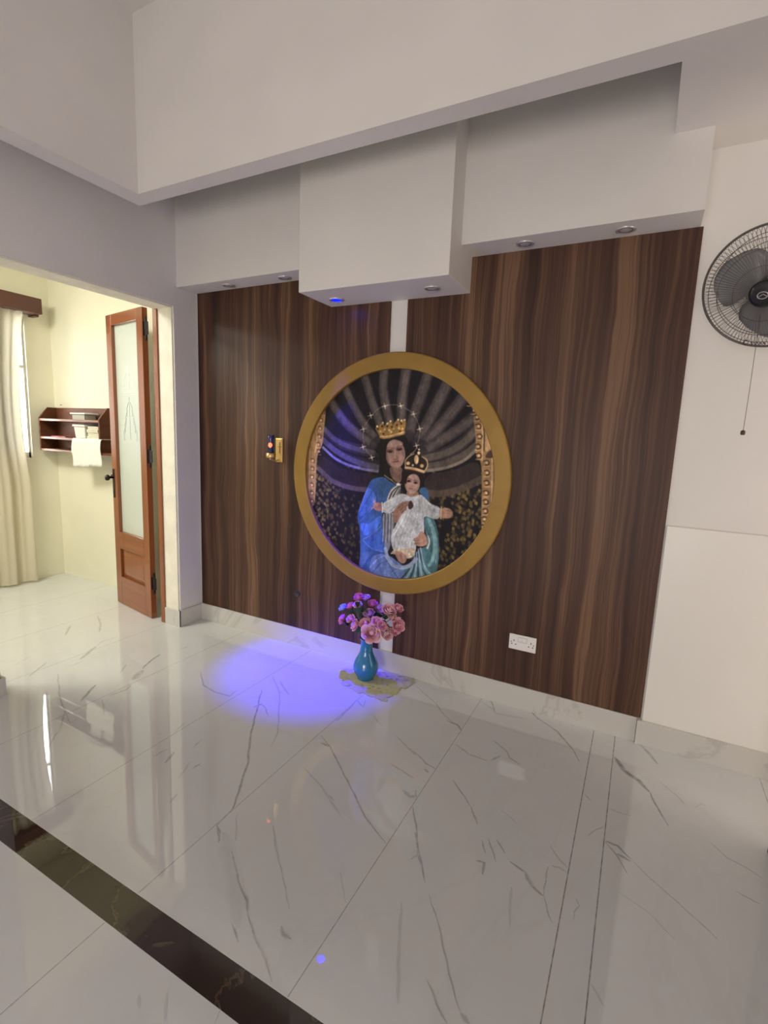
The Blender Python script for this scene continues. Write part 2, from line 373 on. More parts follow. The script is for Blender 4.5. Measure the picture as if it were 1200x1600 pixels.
('p',(214,168,124),1,1,[-576,-99,-577,-103,-580,-105,-584,-106,-588,-106,-591,-104,-592,-100,-591,-97,-588,-94,-584,-93,-580,-94,-577,-96]),
('s',(200,152,106),1,3.8,[-603,-121,-567,-120]),
('s',(64,42,30),1,5.1,[-599,-144,-583,-137,-568,-148,-573,-164]),
('p',(214,168,124),1,1,[-575,-152,-576,-156,-578,-159,-582,-160,-587,-159,-590,-157,-591,-154,-590,-150,-587,-148,-583,-146,-579,-147,-576,-149]),
('s',(200,152,106),1,3.8,[-602,-175,-566,-173]),
('s',(64,42,30),1,5.1,[-598,-198,-582,-191,-567,-201,-571,-218]),
('p',(214,168,124),1,1,[-573,-206,-574,-209,-577,-212,-581,-213,-585,-213,-588,-211,-590,-208,-589,-204,-586,-201,-582,-200,-578,-201,-575,-203]),
('s',(200,152,106),1,3.8,[-601,-229,-565,-227]),
('p',(26,22,22),1,1,[-92,226,-59,236,67,250,93,225,106,159,100,84,70,22,55,-10,-5,-14,-48,-21,-101,-14,-85,57,-94,134]),
('p',(42,78,142),1,1,[-145,-33,-101,-15,-49,-6,-13,-34,40,-49,66,-78,17,-120,-41,-165,-54,-229,-46,-300,-30,-418,-18,-489,11,-549,67,-604,138,-640,-19,-668,-129,-646,-214,-602,-200,-516,-206,-401,-211,-336,-232,-289,-229,-232,-195,-156,-170,-90]),
('p',(42,78,128),1,1,[-96,-23,-21,-39,48,-56,42,-95,-17,-131,-76,-145,-105,-100]),
('p',(56,98,184),1,1,[-166,-74,-120,-101,-95,-162,-129,-198,-199,-273,-226,-252,-199,-160]),
('p',(54,98,196),1,1,[-212,-303,-143,-311,-72,-239,-50,-269,-83,-336,-167,-396,-198,-359]),
('p',(44,82,170),1,1,[-185,-411,-113,-372,-48,-308,-33,-426,-28,-474,-137,-465]),
('p',(84,108,170),1,1,[-117,-487,-1,-482,62,-517,133,-553,204,-621,-19,-660,-139,-631]),
('p',(62,90,156),1,1,[-205,-508,-118,-471,-161,-560,-196,-616]),
('s',(26,50,130),0.8,7.2,[-104,-108,-89,-170,-133,-218,-199,-286]),
('s',(26,50,130),0.8,5.6,[-53,-253,-87,-345,-149,-393]),
('s',(26,50,130),0.8,6.4,[-187,-606,-126,-505,-28,-474]),
('s',(26,50,130),0.8,4.8,[-112,-626,-60,-544,19,-515]),
('s',(26,50,130),0.8,5.6,[-27,-482,21,-572,85,-634]),
('s',(26,50,130),0.8,4.0,[-171,-299,-187,-366]),
('s',(26,50,130),0.8,4.8,[-133,-103,-175,-178,-210,-238]),
('s',(128,158,226),0.8,4.0,[-185,-411,-122,-374,-57,-305]),
('s',(128,158,226),0.8,3.2,[-185,-416,-127,-464,-32,-471]),
('s',(128,158,226),0.8,4.0,[-161,-81,-195,-156,-221,-239]),
('s',(128,158,226),0.8,3.2,[-116,-196,-172,-258,-208,-295]),
('s',(128,158,226),0.8,4.8,[-132,-588,-62,-503,0,-490]),
('s',(128,158,226),0.8,4.0,[5,-615,82,-554,125,-555]),
('p',(112,116,132),1,1,[-58,-238,23,-205,34,-290,13,-356,10,-436,-17,-480,-34,-418,-50,-300]),
('s',(168,166,168),0.9,5.6,[-46,-232,-44,-316,-45,-404]),
('s',(168,166,168),0.9,5.6,[-25,-230,-23,-313,-25,-401]),
('s',(168,166,168),0.9,5.6,[-4,-228,-2,-310,-3,-398]),
('s',(168,166,168),0.9,5.6,[14,-226,16,-308,15,-396]),
('s',(58,60,74),0.9,4.8,[-36,-231,-34,-314,-33,-410]),
('s',(58,60,74),0.9,4.8,[-14,-229,-12,-312,-11,-407]),
('s',(58,60,74),0.9,4.8,[5,-227,7,-309,8,-405]),
('p',(110,112,116),1,1,[-17,-116,-6,-76,44,-47,65,-55,59,-101,18,-136,-24,-155]),
('s',(190,186,178),1,8.8,[-25,-144,-6,-88,40,-51]),
('s',(190,186,178),1,8.8,[-3,-136,17,-86,48,-50]),
('s',(190,186,178),1,8.8,[18,-128,37,-84,57,-49]),
('s',(34,34,40),1,6.4,[-13,-139,9,-89,46,-55]),
('s',(34,34,40),1,6.4,[9,-131,31,-87,55,-54]),
('p',(64,108,120),1,1,[215,-223,267,-213,297,-244,320,-332,329,-429,324,-499,312,-609,138,-640,99,-551,180,-490,193,-418,258,-394,237,-312]),
('p',(46,84,130),1,1,[174,-61,221,-42,243,-77,250,-129,200,-104]),
('s',(112,160,166),1,20.8,[248,-234,284,-298,300,-380,297,-457,272,-507]),
('s',(40,74,86),0.8,6.4,[225,-252,262,-324,281,-406,270,-469]),
('s',(142,186,190),0.8,4.8,[260,-233,301,-304,315,-393,311,-486]),
('s',(34,44,62),0.85,10.4,[170,-461,150,-551,69,-649]),
('s',(132,160,178),0.85,10.4,[176,-453,163,-548,103,-645]),
('s',(34,44,62),0.85,10.4,[181,-446,177,-546,138,-639]),
('s',(132,160,178),0.85,10.4,[187,-439,190,-544,171,-633]),
('s',(34,44,62),0.85,10.4,[192,-432,203,-542,204,-625]),
('s',(132,160,178),0.85,10.4,[198,-425,216,-540,237,-611]),
('s',(34,44,62),0.85,10.4,[203,-418,230,-538,269,-594]),
('s',(132,160,178),0.85,10.4,[209,-411,243,-535,296,-566]),
('s',(96,130,150),0.9,5.6,[171,-476,154,-550,86,-647]),
('s',(96,130,150),0.9,5.6,[183,-474,181,-545,154,-636]),
('s',(96,130,150),0.9,5.6,[195,-473,207,-541,221,-618]),
('s',(96,130,150),0.9,5.6,[206,-471,234,-537,285,-579]),
('s',(126,142,176),1,24.0,[-24,-449,-4,-511,38,-549,99,-551,149,-527,184,-482]),
('s',(166,178,206),0.8,5.6,[-27,-490,20,-552,91,-562,149,-539]),
('p',(124,92,80),1,1,[-19,61,-13,8,26,-36,66,-33,73,67]),
('p',(96,68,60),0.7,1,[-19,61,-13,8,8,-17,9,48]),
('p',(150,112,100),1,1,[82,145,80,101,61,66,30,49,-6,55,-36,83,-52,126,-50,171,-31,206,1,222,36,215,66,187]),
('p',(172,132,118),0.7,1,[64,198,60,186,46,176,25,170,3,170,-15,176,-23,186,-19,198,-4,209,17,214,39,214,57,208]),
('p',(176,134,120),0.4,1,[6,101,4,91,-3,83,-14,80,-24,82,-32,89,-35,99,-33,109,-26,116,-15,120,-5,118,3,111]),
('p',(176,134,120),0.4,1,[75,113,73,103,67,95,58,92,49,94,42,101,39,110,41,120,47,128,56,131,65,129,72,122]),
('p',(112,80,72),0.7,1,[-52,166,-42,190,-34,99,-8,62,31,48,-26,61,-48,106]),
('p',(84,44,42),0.8,1,[1,149,-2,143,-11,139,-23,137,-35,139,-44,144,-47,150,-43,156,-34,160,-22,162,-10,160,-2,155]),
('p',(84,44,42),0.8,1,[63,169,61,162,54,156,43,153,32,153,23,155,19,161,20,167,28,173,39,176,50,177,59,174]),
('p',(30,16,18),1,1,[-7,147,-9,145,-14,143,-21,142,-28,142,-33,144,-35,146,-33,148,-28,150,-21,151,-14,151,-9,149]),
('p',(30,16,18),1,1,[56,164,55,162,50,159,44,157,37,157,32,158,30,159,31,162,35,164,42,166,49,167,54,166]),
('s',(60,34,32),1,3.2,[-46,163,-26,171,-3,164]),
('s',(60,34,32),1,3.2,[22,174,41,184,62,182]),
('s',(190,148,132),0.8,8.0,[12,162,14,132,15,113]),
('s',(104,68,60),1,4.0,[3,102,15,99,27,105]),
('s',(120,44,46),1,7.2,[2,86,19,88,39,92]),
('p',(170,130,116),0.6,1,[44,65,42,62,35,58,26,57,17,57,10,59,7,63,9,67,16,70,25,72,35,71,42,69]),
('s',(70,34,36),1,2.4,[2,86,21,87,41,93]),
('s',(26,22,22),1,20.8,[-52,75,-59,151,-45,212,9,235,60,228,89,173,94,114]),
('s',(150,128,88),1,6.4,[-51,2,-4,-23,35,-46,65,-42]),
('p',(206,196,176),1,1,[55,-43,54,-48,49,-51,43,-53,37,-52,32,-49,30,-45,32,-41,36,-38,42,-36,49,-36,54,-39]),
('p',(146,108,50),1,0,[-126,281,-105,295,-79,315,-64,294,-48,317,-25,327,-10,302,11,329,27,337,40,310,54,338,72,338,77,313,68,252,9,238,-66,220,-96,237]),
('p',(60,40,18),1,1,[-101,278,-102,275,-105,272,-109,271,-113,272,-116,274,-117,278,-116,281,-113,284,-109,285,-105,284,-102,282]),
('p',(206,170,96),1,1,[-83,264,-84,260,-87,258,-91,257,-95,257,-98,260,-99,263,-98,267,-95,269,-91,270,-87,269,-84,267]),
('p',(60,40,18),1,1,[-72,294,-72,291,-75,288,-79,287,-83,288,-86,290,-87,294,-86,297,-84,300,-80,301,-76,300,-73,298]),
('p',(206,170,96),1,1,[-54,276,-54,273,-57,270,-61,269,-65,270,-68,272,-69,275,-68,279,-65,281,-62,282,-58,282,-55,279]),
('p',(60,40,18),1,1,[-37,295,-38,292,-41,289,-45,288,-49,289,-51,291,-53,295,-52,298,-49,301,-45,302,-41,301,-38,298]),
('p',(206,170,96),1,1,[-23,273,-24,270,-27,267,-31,266,-35,267,-38,269,-39,273,-38,276,-35,279,-31,280,-28,279,-25,276]),
('p',(60,40,18),1,1,[-7,292,-8,289,-11,286,-15,285,-19,286,-21,288,-23,292,-22,295,-19,298,-15,299,-11,298,-9,296]),
('p',(206,170,96),1,1,[8,281,7,278,4,276,0,275,-4,275,-6,278,-8,281,-7,284,-4,287,0,288,3,287,6,285]),
('p',(60,40,18),1,1,[26,304,25,301,22,298,19,297,15,298,12,301,11,304,12,307,14,310,18,311,22,310,25,308]),
('p',(206,170,96),1,1,[39,286,38,283,36,280,32,279,28,280,25,282,24,286,25,289,28,292,31,292,35,292,38,289]),
('p',(60,40,18),1,1,[55,312,54,309,51,306,47,305,44,306,41,309,40,312,40,315,43,318,47,319,51,318,53,316]),
('p',(206,170,96),1,1,[64,283,63,280,61,277,57,276,53,277,51,279,49,283,50,286,53,289,56,289,60,289,63,286]),
('p',(60,40,18),1,1,[-61,249,-62,246,-65,243,-68,242,-72,243,-75,245,-76,249,-76,252,-73,255,-69,256,-65,255,-62,253]),
('p',(206,170,96),1,1,[-10,262,-11,259,-14,256,-18,255,-21,256,-24,258,-25,262,-25,265,-22,268,-18,269,-14,268,-11,266]),
('p',(60,40,18),1,1,[48,268,48,264,45,262,41,261,37,262,35,264,33,267,34,271,37,273,41,274,44,273,47,271]),
('p',(222,196,140),1,1,[-69,315,-70,312,-72,310,-76,309,-79,310,-82,312,-83,315,-82,318,-80,320,-76,321,-73,320,-70,318]),
('p',(222,196,140),1,1,[-18,325,-19,322,-21,320,-25,319,-28,320,-31,322,-32,325,-31,328,-29,330,-25,331,-22,331,-19,328]),
('p',(222,196,140),1,1,[32,335,31,332,29,330,25,329,22,330,19,332,18,335,19,338,21,340,25,341,28,340,31,338]),
('p',(222,196,140),1,1,[73,335,72,332,70,330,67,329,64,329,61,332,60,334,61,337,63,340,66,340,70,340,72,338]),
('p',(222,196,140),1,1,[-107,293,-108,290,-110,288,-114,287,-117,288,-120,290,-121,293,-120,296,-118,298,-114,299,-111,298,-108,296]),
('p',(222,196,140),1,1,[-39,312,-40,309,-42,306,-45,305,-49,306,-51,308,-53,311,-52,314,-49,316,-46,317,-43,317,-40,315]),
('p',(222,196,140),1,1,[53,331,52,328,50,325,46,325,43,325,41,327,39,330,40,333,43,336,46,336,49,336,52,334]),
('s',(172,124,66),1,19.2,[-87,232,-59,227,9,243,65,261]),
('s',(226,186,124),1,5.6,[-84,235,-51,232,8,247,61,264]),
('s',(134,122,112),0.9,4.0,[-143,104,-188,148,-208,198,-211,275,-169,343,-118,394,-63,417,-8,422,42,415,93,390,126,365,153,322,167,286,166,235,152,189]),
('s',(176,164,140),1,4.8,[-163,98,-124,110]),
('s',(190,178,152),1,4.8,[-149,121,-137,87]),
('p',(196,184,156),1,1,[-135,105,-136,101,-139,98,-143,97,-147,98,-150,100,-151,104,-150,107,-148,110,-144,111,-140,110,-137,108]),
('s',(176,164,140),1,4.8,[-227,160,-187,171]),
('s',(190,178,152),1,4.8,[-213,182,-201,149]),
('p',(196,184,156),1,1,[-199,166,-200,162,-203,160,-207,158,-211,159,-214,162,-215,165,-214,169,-211,171,-207,172,-203,172,-200,169]),
('s',(176,164,140),1,4.8,[-229,268,-190,279]),
('s',(190,178,152),1,4.8,[-215,290,-203,257]),
('p',(196,184,156),1,1,[-201,274,-202,270,-205,268,-209,267,-213,268,-216,270,-217,273,-216,277,-214,280,-210,281,-205,280,-202,277]),
('s',(176,164,140),1,4.8,[-180,352,-142,361]),
('s',(190,178,152),1,4.8,[-167,373,-155,340]),
('p',(196,184,156),1,1,[-153,357,-154,353,-157,351,-160,350,-164,351,-168,353,-169,356,-168,360,-165,362,-161,363,-157,362,-154,360]),
('s',(176,164,140),1,4.8,[-86,408,-49,417]),
('s',(190,178,152),1,4.8,[-73,429,-62,396]),
('p',(196,184,156),1,1,[-60,412,-61,409,-63,407,-67,406,-71,407,-74,409,-75,412,-74,416,-72,418,-68,419,-64,418,-61,416]),
('s',(176,164,140),1,4.8,[20,410,56,419]),
('s',(190,178,152),1,4.8,[32,431,44,399]),
('p',(196,184,156),1,1,[45,415,44,411,42,409,38,408,34,409,32,411,30,415,31,418,34,420,37,421,41,420,44,418]),
('s',(176,164,140),1,4.8,[106,364,141,373]),
('s',(190,178,152),1,4.8,[118,384,129,353]),
('p',(196,184,156),1,1,[131,369,130,365,128,363,124,362,120,363,118,365,116,368,117,372,120,374,123,375,127,374,130,372]),
('s',(176,164,140),1,4.8,[148,281,183,291]),
('s',(190,178,152),1,4.8,[160,302,171,270]),
('p',(196,184,156),1,1,[172,286,172,283,169,280,166,279,162,280,159,283,158,286,159,289,161,292,165,292,168,292,171,289]),
('s',(176,164,140),1,4.8,[132,184,167,194]),
('s',(190,178,152),1,4.8,[144,205,155,173]),
('p',(196,184,156),1,1,[157,189,156,186,153,183,150,182,146,183,143,185,142,189,143,192,146,195,149,196,153,195,156,193]),
('p',(172,175,178),1,1,[-42,-159,9,-125,67,-93,127,-109,188,-90,218,-106,259,-143,325,-155,323,-218,288,-231,235,-215,217,-230,230,-305,222,-344,179,-389,181,-420,171,-468,130,-492,95,-476,32,-459,12,-404,11,-349,44,-281,66,-240,51,-199,15,-214,-17,-232,-57,-222,-67,-187]),
('s',(136,140,152),0.8,5.6,[69,-131,46,-172,-13,-217]),
('s',(206,208,210),0.8,4.8,[-41,-165,9,-137,68,-108]),
('s',(140,142,152),0.8,6.4,[144,-124,132,-217,87,-323,58,-430]),
('s',(208,208,210),0.8,6.4,[107,-204,68,-286,33,-354]),
('s',(136,140,150),0.8,5.6,[201,-118,214,-193,207,-293]),
('s',(206,208,208),0.8,6.4,[178,-143,179,-242,140,-355]),
('s',(140,142,150),0.8,4.8,[244,-159,286,-185,314,-190]),
('s',(208,208,208),0.8,5.6,[226,-124,268,-157,320,-167]),
('s',(146,148,156),0.8,4.8,[185,-272,158,-376,120,-460]),
('s',(140,142,152),0.8,6.4,[61,-311,32,-385,42,-448]),
('p',(190,190,192),0.75,1,[75,-366,75,-367,73,-369,70,-370,67,-370,65,-369,64,-367,65,-366,67,-364,70,-363,73,-363,75,-364]),
('p',(120,126,146),0.75,1,[143,-370,143,-372,142,-373,140,-373,138,-373,137,-372,137,-371,137,-370,138,-368,140,-368,142,-368,143,-369]),
('p',(120,126,146),0.75,1,[224,-330,224,-332,223,-334,221,-334,219,-334,217,-333,217,-331,217,-329,218,-328,220,-327,222,-327,224,-328]),
('p',(120,126,146),0.75,1,[69,-280,69,-282,67,-283,65,-284,62,-284,60,-283,59,-281,60,-280,62,-278,64,-277,67,-278,69,-279]),
('p',(130,138,158),0.75,1,[40,-418,39,-419,38,-420,36,-421,34,-421,33,-420,33,-419,33,-418,34,-417,36,-416,38,-416,39,-417]),
('p',(120,126,146),0.75,1,[200,-334,199,-336,198,-337,195,-338,193,-338,191,-337,190,-335,191,-333,192,-332,195,-331,197,-331,199,-332]),
('p',(120,126,146),0.75,1,[110,-418,110,-419,108,-420,105,-421,102,-421,100,-420,99,-419,100,-418,102,-417,105,-416,107,-416,110,-416]),
('p',(120,126,146),0.75,1,[94,-252,93,-254,92,-256,90,-256,89,-256,88,-255,87,-253,87,-251,88,-249,90,-249,92,-249,93,-250]),
('p',(190,190,192),0.75,1,[115,-379,115,-380,113,-382,111,-383,109,-383,108,-381,107,-380,108,-378,109,-376,111,-375,113,-376,114,-377]),
('p',(120,126,146),0.75,1,[142,-355,142,-357,140,-358,138,-359,136,-359,134,-358,133,-356,134,-354,135,-352,138,-352,140,-352,142,-353]),
('p',(190,190,192),0.75,1,[170,-437,169,-439,167,-441,164,-441,161,-441,159,-440,158,-439,159,-437,161,-436,164,-435,167,-435,169,-436]),
('p',(130,138,158),0.75,1,[63,-438,62,-439,60,-440,58,-441,55,-441,54,-440,53,-439,53,-438,55,-436,58,-436,60,-436,62,-436]),
('p',(190,190,192),0.75,1,[192,-357,192,-358,191,-359,190,-360,188,-360,187,-359,187,-357,187,-356,188,-355,189,-354,191,-354,192,-355]),
('p',(190,190,192),0.75,1,[155,-342,155,-344,153,-345,150,-346,148,-346,146,-345,145,-343,146,-342,147,-340,150,-340,153,-340,155,-341]),
('p',(120,126,146),0.75,1,[55,-313,54,-315,52,-316,49,-316,47,-316,44,-316,44,-315,44,-313,46,-312,49,-311,52,-311,54,-312]),
('p',(190,190,192),0.75,1,[145,-248,144,-250,143,-252,141,-252,138,-252,137,-251,136,-249,137,-247,138,-246,140,-245,142,-245,144,-246]),
('p',(130,138,158),0.75,1,[78,-298,78,-299,77,-300,75,-300,73,-300,72,-300,71,-298,72,-297,73,-296,75,-296,77,-296,78,-296]),
('p',(150,140,140),0.75,1,[143,-246,142,-247,140,-248,137,-249,135,-249,132,-248,132,-247,132,-245,134,-244,137,-243,140,-243,142,-244]),
('p',(190,190,192),0.75,1,[80,-397,80,-399,79,-401,77,-402,75,-401,74,-400,73,-398,73,-396,75,-395,76,-394,78,-394,80,-395]),
('p',(120,126,146),0.75,1,[205,-313,205,-314,203,-316,200,-316,198,-316,196,-315,195,-314,195,-312,197,-311,200,-310,203,-311,205,-311]),
('p',(130,138,158),0.75,1,[202,-379,202,-381,200,-382,198,-383,196,-383,194,-382,193,-380,194,-378,195,-376,198,-375,200,-376,202,-377]),
('p',(150,140,140),0.75,1,[129,-334,128,-336,126,-337,123,-338,121,-338,118,-337,118,-335,118,-334,120,-332,123,-332,126,-332,128,-333]),
('p',(190,190,192),0.75,1,[74,-313,74,-314,73,-316,71,-316,70,-316,69,-315,69,-313,69,-312,70,-311,71,-310,73,-310,74,-311]),
('p',(150,140,140),0.75,1,[136,-244,136,-246,135,-247,133,-247,132,-247,131,-246,131,-245,131,-243,132,-242,133,-241,134,-241,135,-242]),
('p',(190,190,192),0.75,1,[122,-389,122,-391,120,-392,118,-393,116,-392,114,-392,113,-390,114,-389,115,-388,118,-387,120,-387,122,-388]),
('p',(130,138,158),0.75,1,[127,-369,127,-370,124,-372,122,-372,119,-372,117,-372,116,-370,116,-369,118,-368,121,-367,124,-367,126,-368]),
('p',(190,190,192),0.75,1,[118,-371,118,-372,116,-373,115,-374,113,-374,112,-373,112,-372,112,-370,113,-369,115,-369,116,-369,117,-369]),
('p',(190,190,192),0.75,1,[182,-417,181,-418,180,-420,178,-420,177,-420,175,-419,175,-418,175,-416,176,-415,178,-414,180,-415,181,-415]),
('p',(150,140,140),0.75,1,[175,-241,175,-242,173,-243,172,-244,170,-244,169,-243,168,-242,168,-240,170,-239,171,-239,173,-239,174,-240]),
('p',(150,140,140),0.75,1,[185,-285,184,-287,183,-288,180,-289,178,-289,176,-288,175,-286,176,-285,178,-283,180,-283,182,-283,184,-284]),
('p',(190,190,192),0.75,1,[46,-382,46,-384,44,-385,42,-385,39,-385,37,-385,36,-383,37,-382,39,-381,41,-380,44,-380,46,-381]),
('p',(130,138,158),0.75,1,[193,-441,193,-442,192,-444,190,-445,188,-444,187,-443,186,-442,187,-440,188,-439,190,-438,191,-438,193,-439]),
('p',(150,140,140),0.75,1,[204,-329,203,-330,201,-331,199,-332,196,-332,194,-331,194,-330,194,-329,196,-328,198,-327,201,-327,203,-328]),
('p',(150,140,140),0.75,1,[216,-298,216,-299,214,-301,211,-301,209,-301,207,-300,206,-299,207,-298,208,-296,211,-296,214,-296,216,-297]),
('p',(190,190,192),0.75,1,[187,-252,187,-254,185,-255,183,-255,181,-255,179,-254,179,-253,179,-252,181,-250,183,-250,185,-250,187,-251]),
('p',(120,126,146),0.75,1,[134,-425,133,-427,132,-428,130,-429,129,-428,127,-428,127,-426,127,-425,128,-423,130,-423,132,-423,133,-424]),
('p',(120,126,146),0.75,1,[108,-332,108,-333,107,-334,105,-335,104,-334,103,-334,102,-333,103,-331,104,-330,105,-330,107,-330,108,-331]),
('p',(150,140,140),0.75,1,[221,-323,221,-324,220,-326,219,-326,217,-326,216,-325,216,-324,216,-322,217,-321,218,-320,219,-320,220,-321]),
('p',(190,190,192),0.75,1,[180,-396,180,-398,178,-400,176,-400,174,-400,172,-399,172,-397,172,-395,174,-394,176,-393,178,-393,180,-394]),
('p',(190,190,192),0.75,1,[202,-417,201,-418,200,-420,199,-420,197,-420,196,-419,196,-418,196,-417,197,-415,199,-415,200,-415,201,-416]),
('p',(150,140,140),0.75,1,[36,-428,36,-430,34,-432,31,-433,28,-433,26,-432,25,-430,26,-428,28,-426,30,-425,33,-426,36,-427]),
('p',(130,138,158),0.75,1,[136,-242,135,-244,134,-245,133,-246,131,-245,130,-244,129,-243,130,-242,131,-241,132,-240,134,-240,135,-241]),
('p',(120,126,146),0.75,1,[158,-351,158,-353,157,-354,156,-355,154,-354,153,-353,153,-351,153,-349,154,-348,155,-347,157,-348,158,-349]),
('p',(120,126,146),0.75,1,[45,-277,44,-279,43,-280,40,-280,37,-280,35,-280,34,-279,35,-277,37,-276,40,-276,42,-276,44,-276]),
('p',(130,138,158),0.75,1,[65,-274,65,-276,63,-278,62,-278,60,-278,59,-277,59,-275,59,-273,60,-272,62,-271,63,-271,64,-273]),
('p',(120,126,146),0.75,1,[184,-236,184,-237,183,-238,181,-239,180,-239,179,-238,179,-236,179,-235,180,-234,181,-233,182,-234,184,-234]),
('p',(120,126,146),0.75,1,[79,-362,78,-363,77,-364,76,-365,75,-365,74,-364,73,-362,73,-361,74,-360,76,-359,77,-359,78,-360]),
('p',(150,140,140),0.75,1,[193,-418,193,-419,192,-420,191,-421,189,-421,188,-420,188,-419,188,-418,189,-417,190,-416,192,-416,193,-417]),
('p',(130,138,158),0.75,1,[118,-249,118,-250,116,-252,114,-252,112,-252,110,-251,110,-250,110,-248,112,-247,114,-246,116,-246,117,-247]),
('p',(120,126,146),0.75,1,[53,-265,52,-266,51,-268,48,-268,46,-268,44,-267,43,-266,44,-264,46,-263,48,-262,50,-262,52,-263]),
('p',(190,190,192),0.75,1,[95,-286,95,-287,93,-288,91,-289,89,-289,88,-288,87,-287,87,-285,89,-284,91,-284,93,-284,94,-285]),
('p',(130,138,158),0.75,1,[28,-412,27,-413,26,-414,23,-415,21,-415,19,-414,19,-413,19,-412,21,-411,23,-410,25,-410,27,-411]),
('p',(120,126,146),0.75,1,[121,-383,120,-384,119,-385,116,-386,114,-386,112,-385,112,-384,112,-383,114,-382,116,-381,119,-381,120,-382]),
('p',(120,126,146),0.75,1,[199,-244,199,-245,197,-246,194,-247,192,-247,190,-246,189,-245,190,-243,192,-242,194,-242,197,-242,198,-242]),
('p',(130,138,158),0.75,1,[214,-320,214,-322,213,-323,211,-324,210,-324,208,-323,208,-321,208,-319,209,-318,211,-318,212,-318,214,-319]),
('p',(120,126,146),0.75,1,[160,-252,160,-254,158,-255,157,-255,155,-255,154,-254,153,-253,154,-252,155,-251,157,-250,158,-250,159,-251]),
('p',(190,190,192),0.75,1,[27,-324,27,-325,26,-327,24,-327,23,-327,22,-326,21,-324,22,-323,23,-321,24,-321,26,-321,27,-322]),
('p',(120,126,146),0.75,1,[197,-347,197,-348,195,-350,193,-351,190,-350,189,-349,188,-348,188,-346,190,-345,192,-344,195,-344,197,-345]),
('p',(130,138,158),0.75,1,[135,-262,135,-263,133,-265,131,-265,129,-265,127,-264,127,-263,127,-262,129,-260,131,-260,133,-260,134,-261]),
('p',(130,138,158),0.75,1,[105,-358,105,-360,103,-361,101,-362,98,-362,96,-361,96,-359,96,-358,98,-356,100,-356,103,-356,104,-357]),
('p',(130,138,158),0.75,1,[187,-307,187,-308,186,-309,185,-310,183,-310,182,-309,182,-308,182,-307,183,-305,184,-305,186,-305,187,-306]),
('p',(190,190,192),0.75,1,[126,-392,125,-394,124,-396,121,-397,119,-396,117,-395,117,-394,117,-392,119,-390,121,-389,123,-390,125,-391]),
('p',(150,140,140),0.75,1,[34,-421,33,-423,32,-424,31,-425,29,-425,28,-424,28,-422,28,-420,29,-418,30,-418,32,-418,33,-419]),
('p',(190,190,192),0.75,1,[209,-244,208,-246,206,-247,204,-248,201,-247,199,-247,198,-246,199,-244,201,-243,204,-242,206,-242,208,-243]),
('p',(150,140,140),0.75,1,[46,-471,45,-473,44,-474,42,-475,40,-475,38,-474,37,-472,38,-470,39,-469,41,-468,43,-468,45,-469]),
('p',(120,126,146),0.75,1,[213,-285,212,-287,210,-288,208,-289,205,-289,203,-288,202,-286,203,-285,205,-283,207,-282,210,-283,212,-283]),
('p',(150,140,140),0.75,1,[219,-310,219,-312,217,-313,214,-314,211,-314,209,-313,208,-312,209,-310,211,-309,213,-308,216,-308,218,-309]),
('p',(120,126,146),0.75,1,[171,-270,171,-272,170,-273,168,-273,167,-273,166,-272,165,-271,165,-269,166,-268,168,-268,169,-268,171,-269]),
('p',(120,126,146),0.75,1,[201,-267,200,-269,198,-271,196,-271,193,-271,192,-270,191,-268,191,-266,193,-265,195,-264,198,-264,200,-265]),
('p',(150,140,140),0.75,1,[128,-337,128,-338,127,-340,126,-340,124,-340,123,-339,122,-337,123,-336,124,-334,125,-334,127,-334,128,-335]),
('p',(150,140,140),0.75,1,[56,-362,56,-364,54,-365,51,-366,48,-366,46,-365,45,-363,46,-362,48,-360,51,-359,53,-360,55,-360]),
('p',(120,126,146),0.75,1,[185,-379,184,-381,183,-382,181,-383,178,-383,177,-382,176,-380,176,-378,178,-377,180,-376,182,-376,184,-377]),
('p',(120,126,146),0.75,1,[84,-304,84,-306,83,-307,81,-308,79,-307,78,-306,78,-305,78,-303,79,-302,81,-301,82,-301,84,-302]),
('p',(150,140,140),0.75,1,[73,-352,73,-354,71,-356,69,-356,67,-356,66,-355,65,-353,66,-352,67,-350,69,-349,71,-350,73,-351]),
('p',(130,138,158),0.75,1,[164,-281,163,-283,162,-284,160,-285,158,-284,156,-283,155,-282,156,-280,157,-279,159,-278,161,-278,163,-279]),
('p',(130,138,158),0.75,1,[196,-319,196,-320,195,-321,193,-322,191,-322,189,-321,188,-320,189,-318,190,-317,192,-317,194,-317,196,-317]),
('p',(130,138,158),0.75,1,[77,-404,76,-406,74,-407,71,-408,68,-408,66,-407,65,-405,66,-404,68,-402,71,-401,74,-401,76,-402]),
('p',(190,190,192),0.75,1,[70,-288,70,-290,68,-292,67,-292,65,-292,64,-291,64,-289,64,-288,65,-286,67,-286,68,-286,69,-287]),
('p',(190,190,192),0.75,1,[155,-245,155,-247,154,-248,152,-248,151,-248,150,-247,149,-246,150,-245,151,-244,152,-243,154,-243,155,-244]),
('p',(130,138,158),0.75,1,[57,-268,56,-270,55,-271,54,-272,52,-271,51,-270,51,-269,51,-268,52,-267,54,-266,55,-266,56,-267]),
('p',(120,126,146),0.75,1,[204,-240,203,-241,202,-243,200,-243,197,-243,196,-242,195,-241,195,-239,197,-238,199,-237,201,-237,203,-238]),
('p',(120,126,146),0.75,1,[24,-326,23,-327,22,-328,20,-329,18,-329,17,-328,16,-327,16,-326,18,-325,20,-324,22,-324,23,-325]),
('p',(120,126,146),0.75,1,[158,-398,158,-400,156,-401,154,-402,153,-402,151,-401,150,-399,151,-397,152,-396,154,-395,156,-396,157,-397]),
('p',(120,126,146),0.75,1,[45,-310,45,-312,44,-314,43,-314,41,-314,40,-313,40,-311,40,-309,41,-307,42,-307,44,-307,45,-308]),
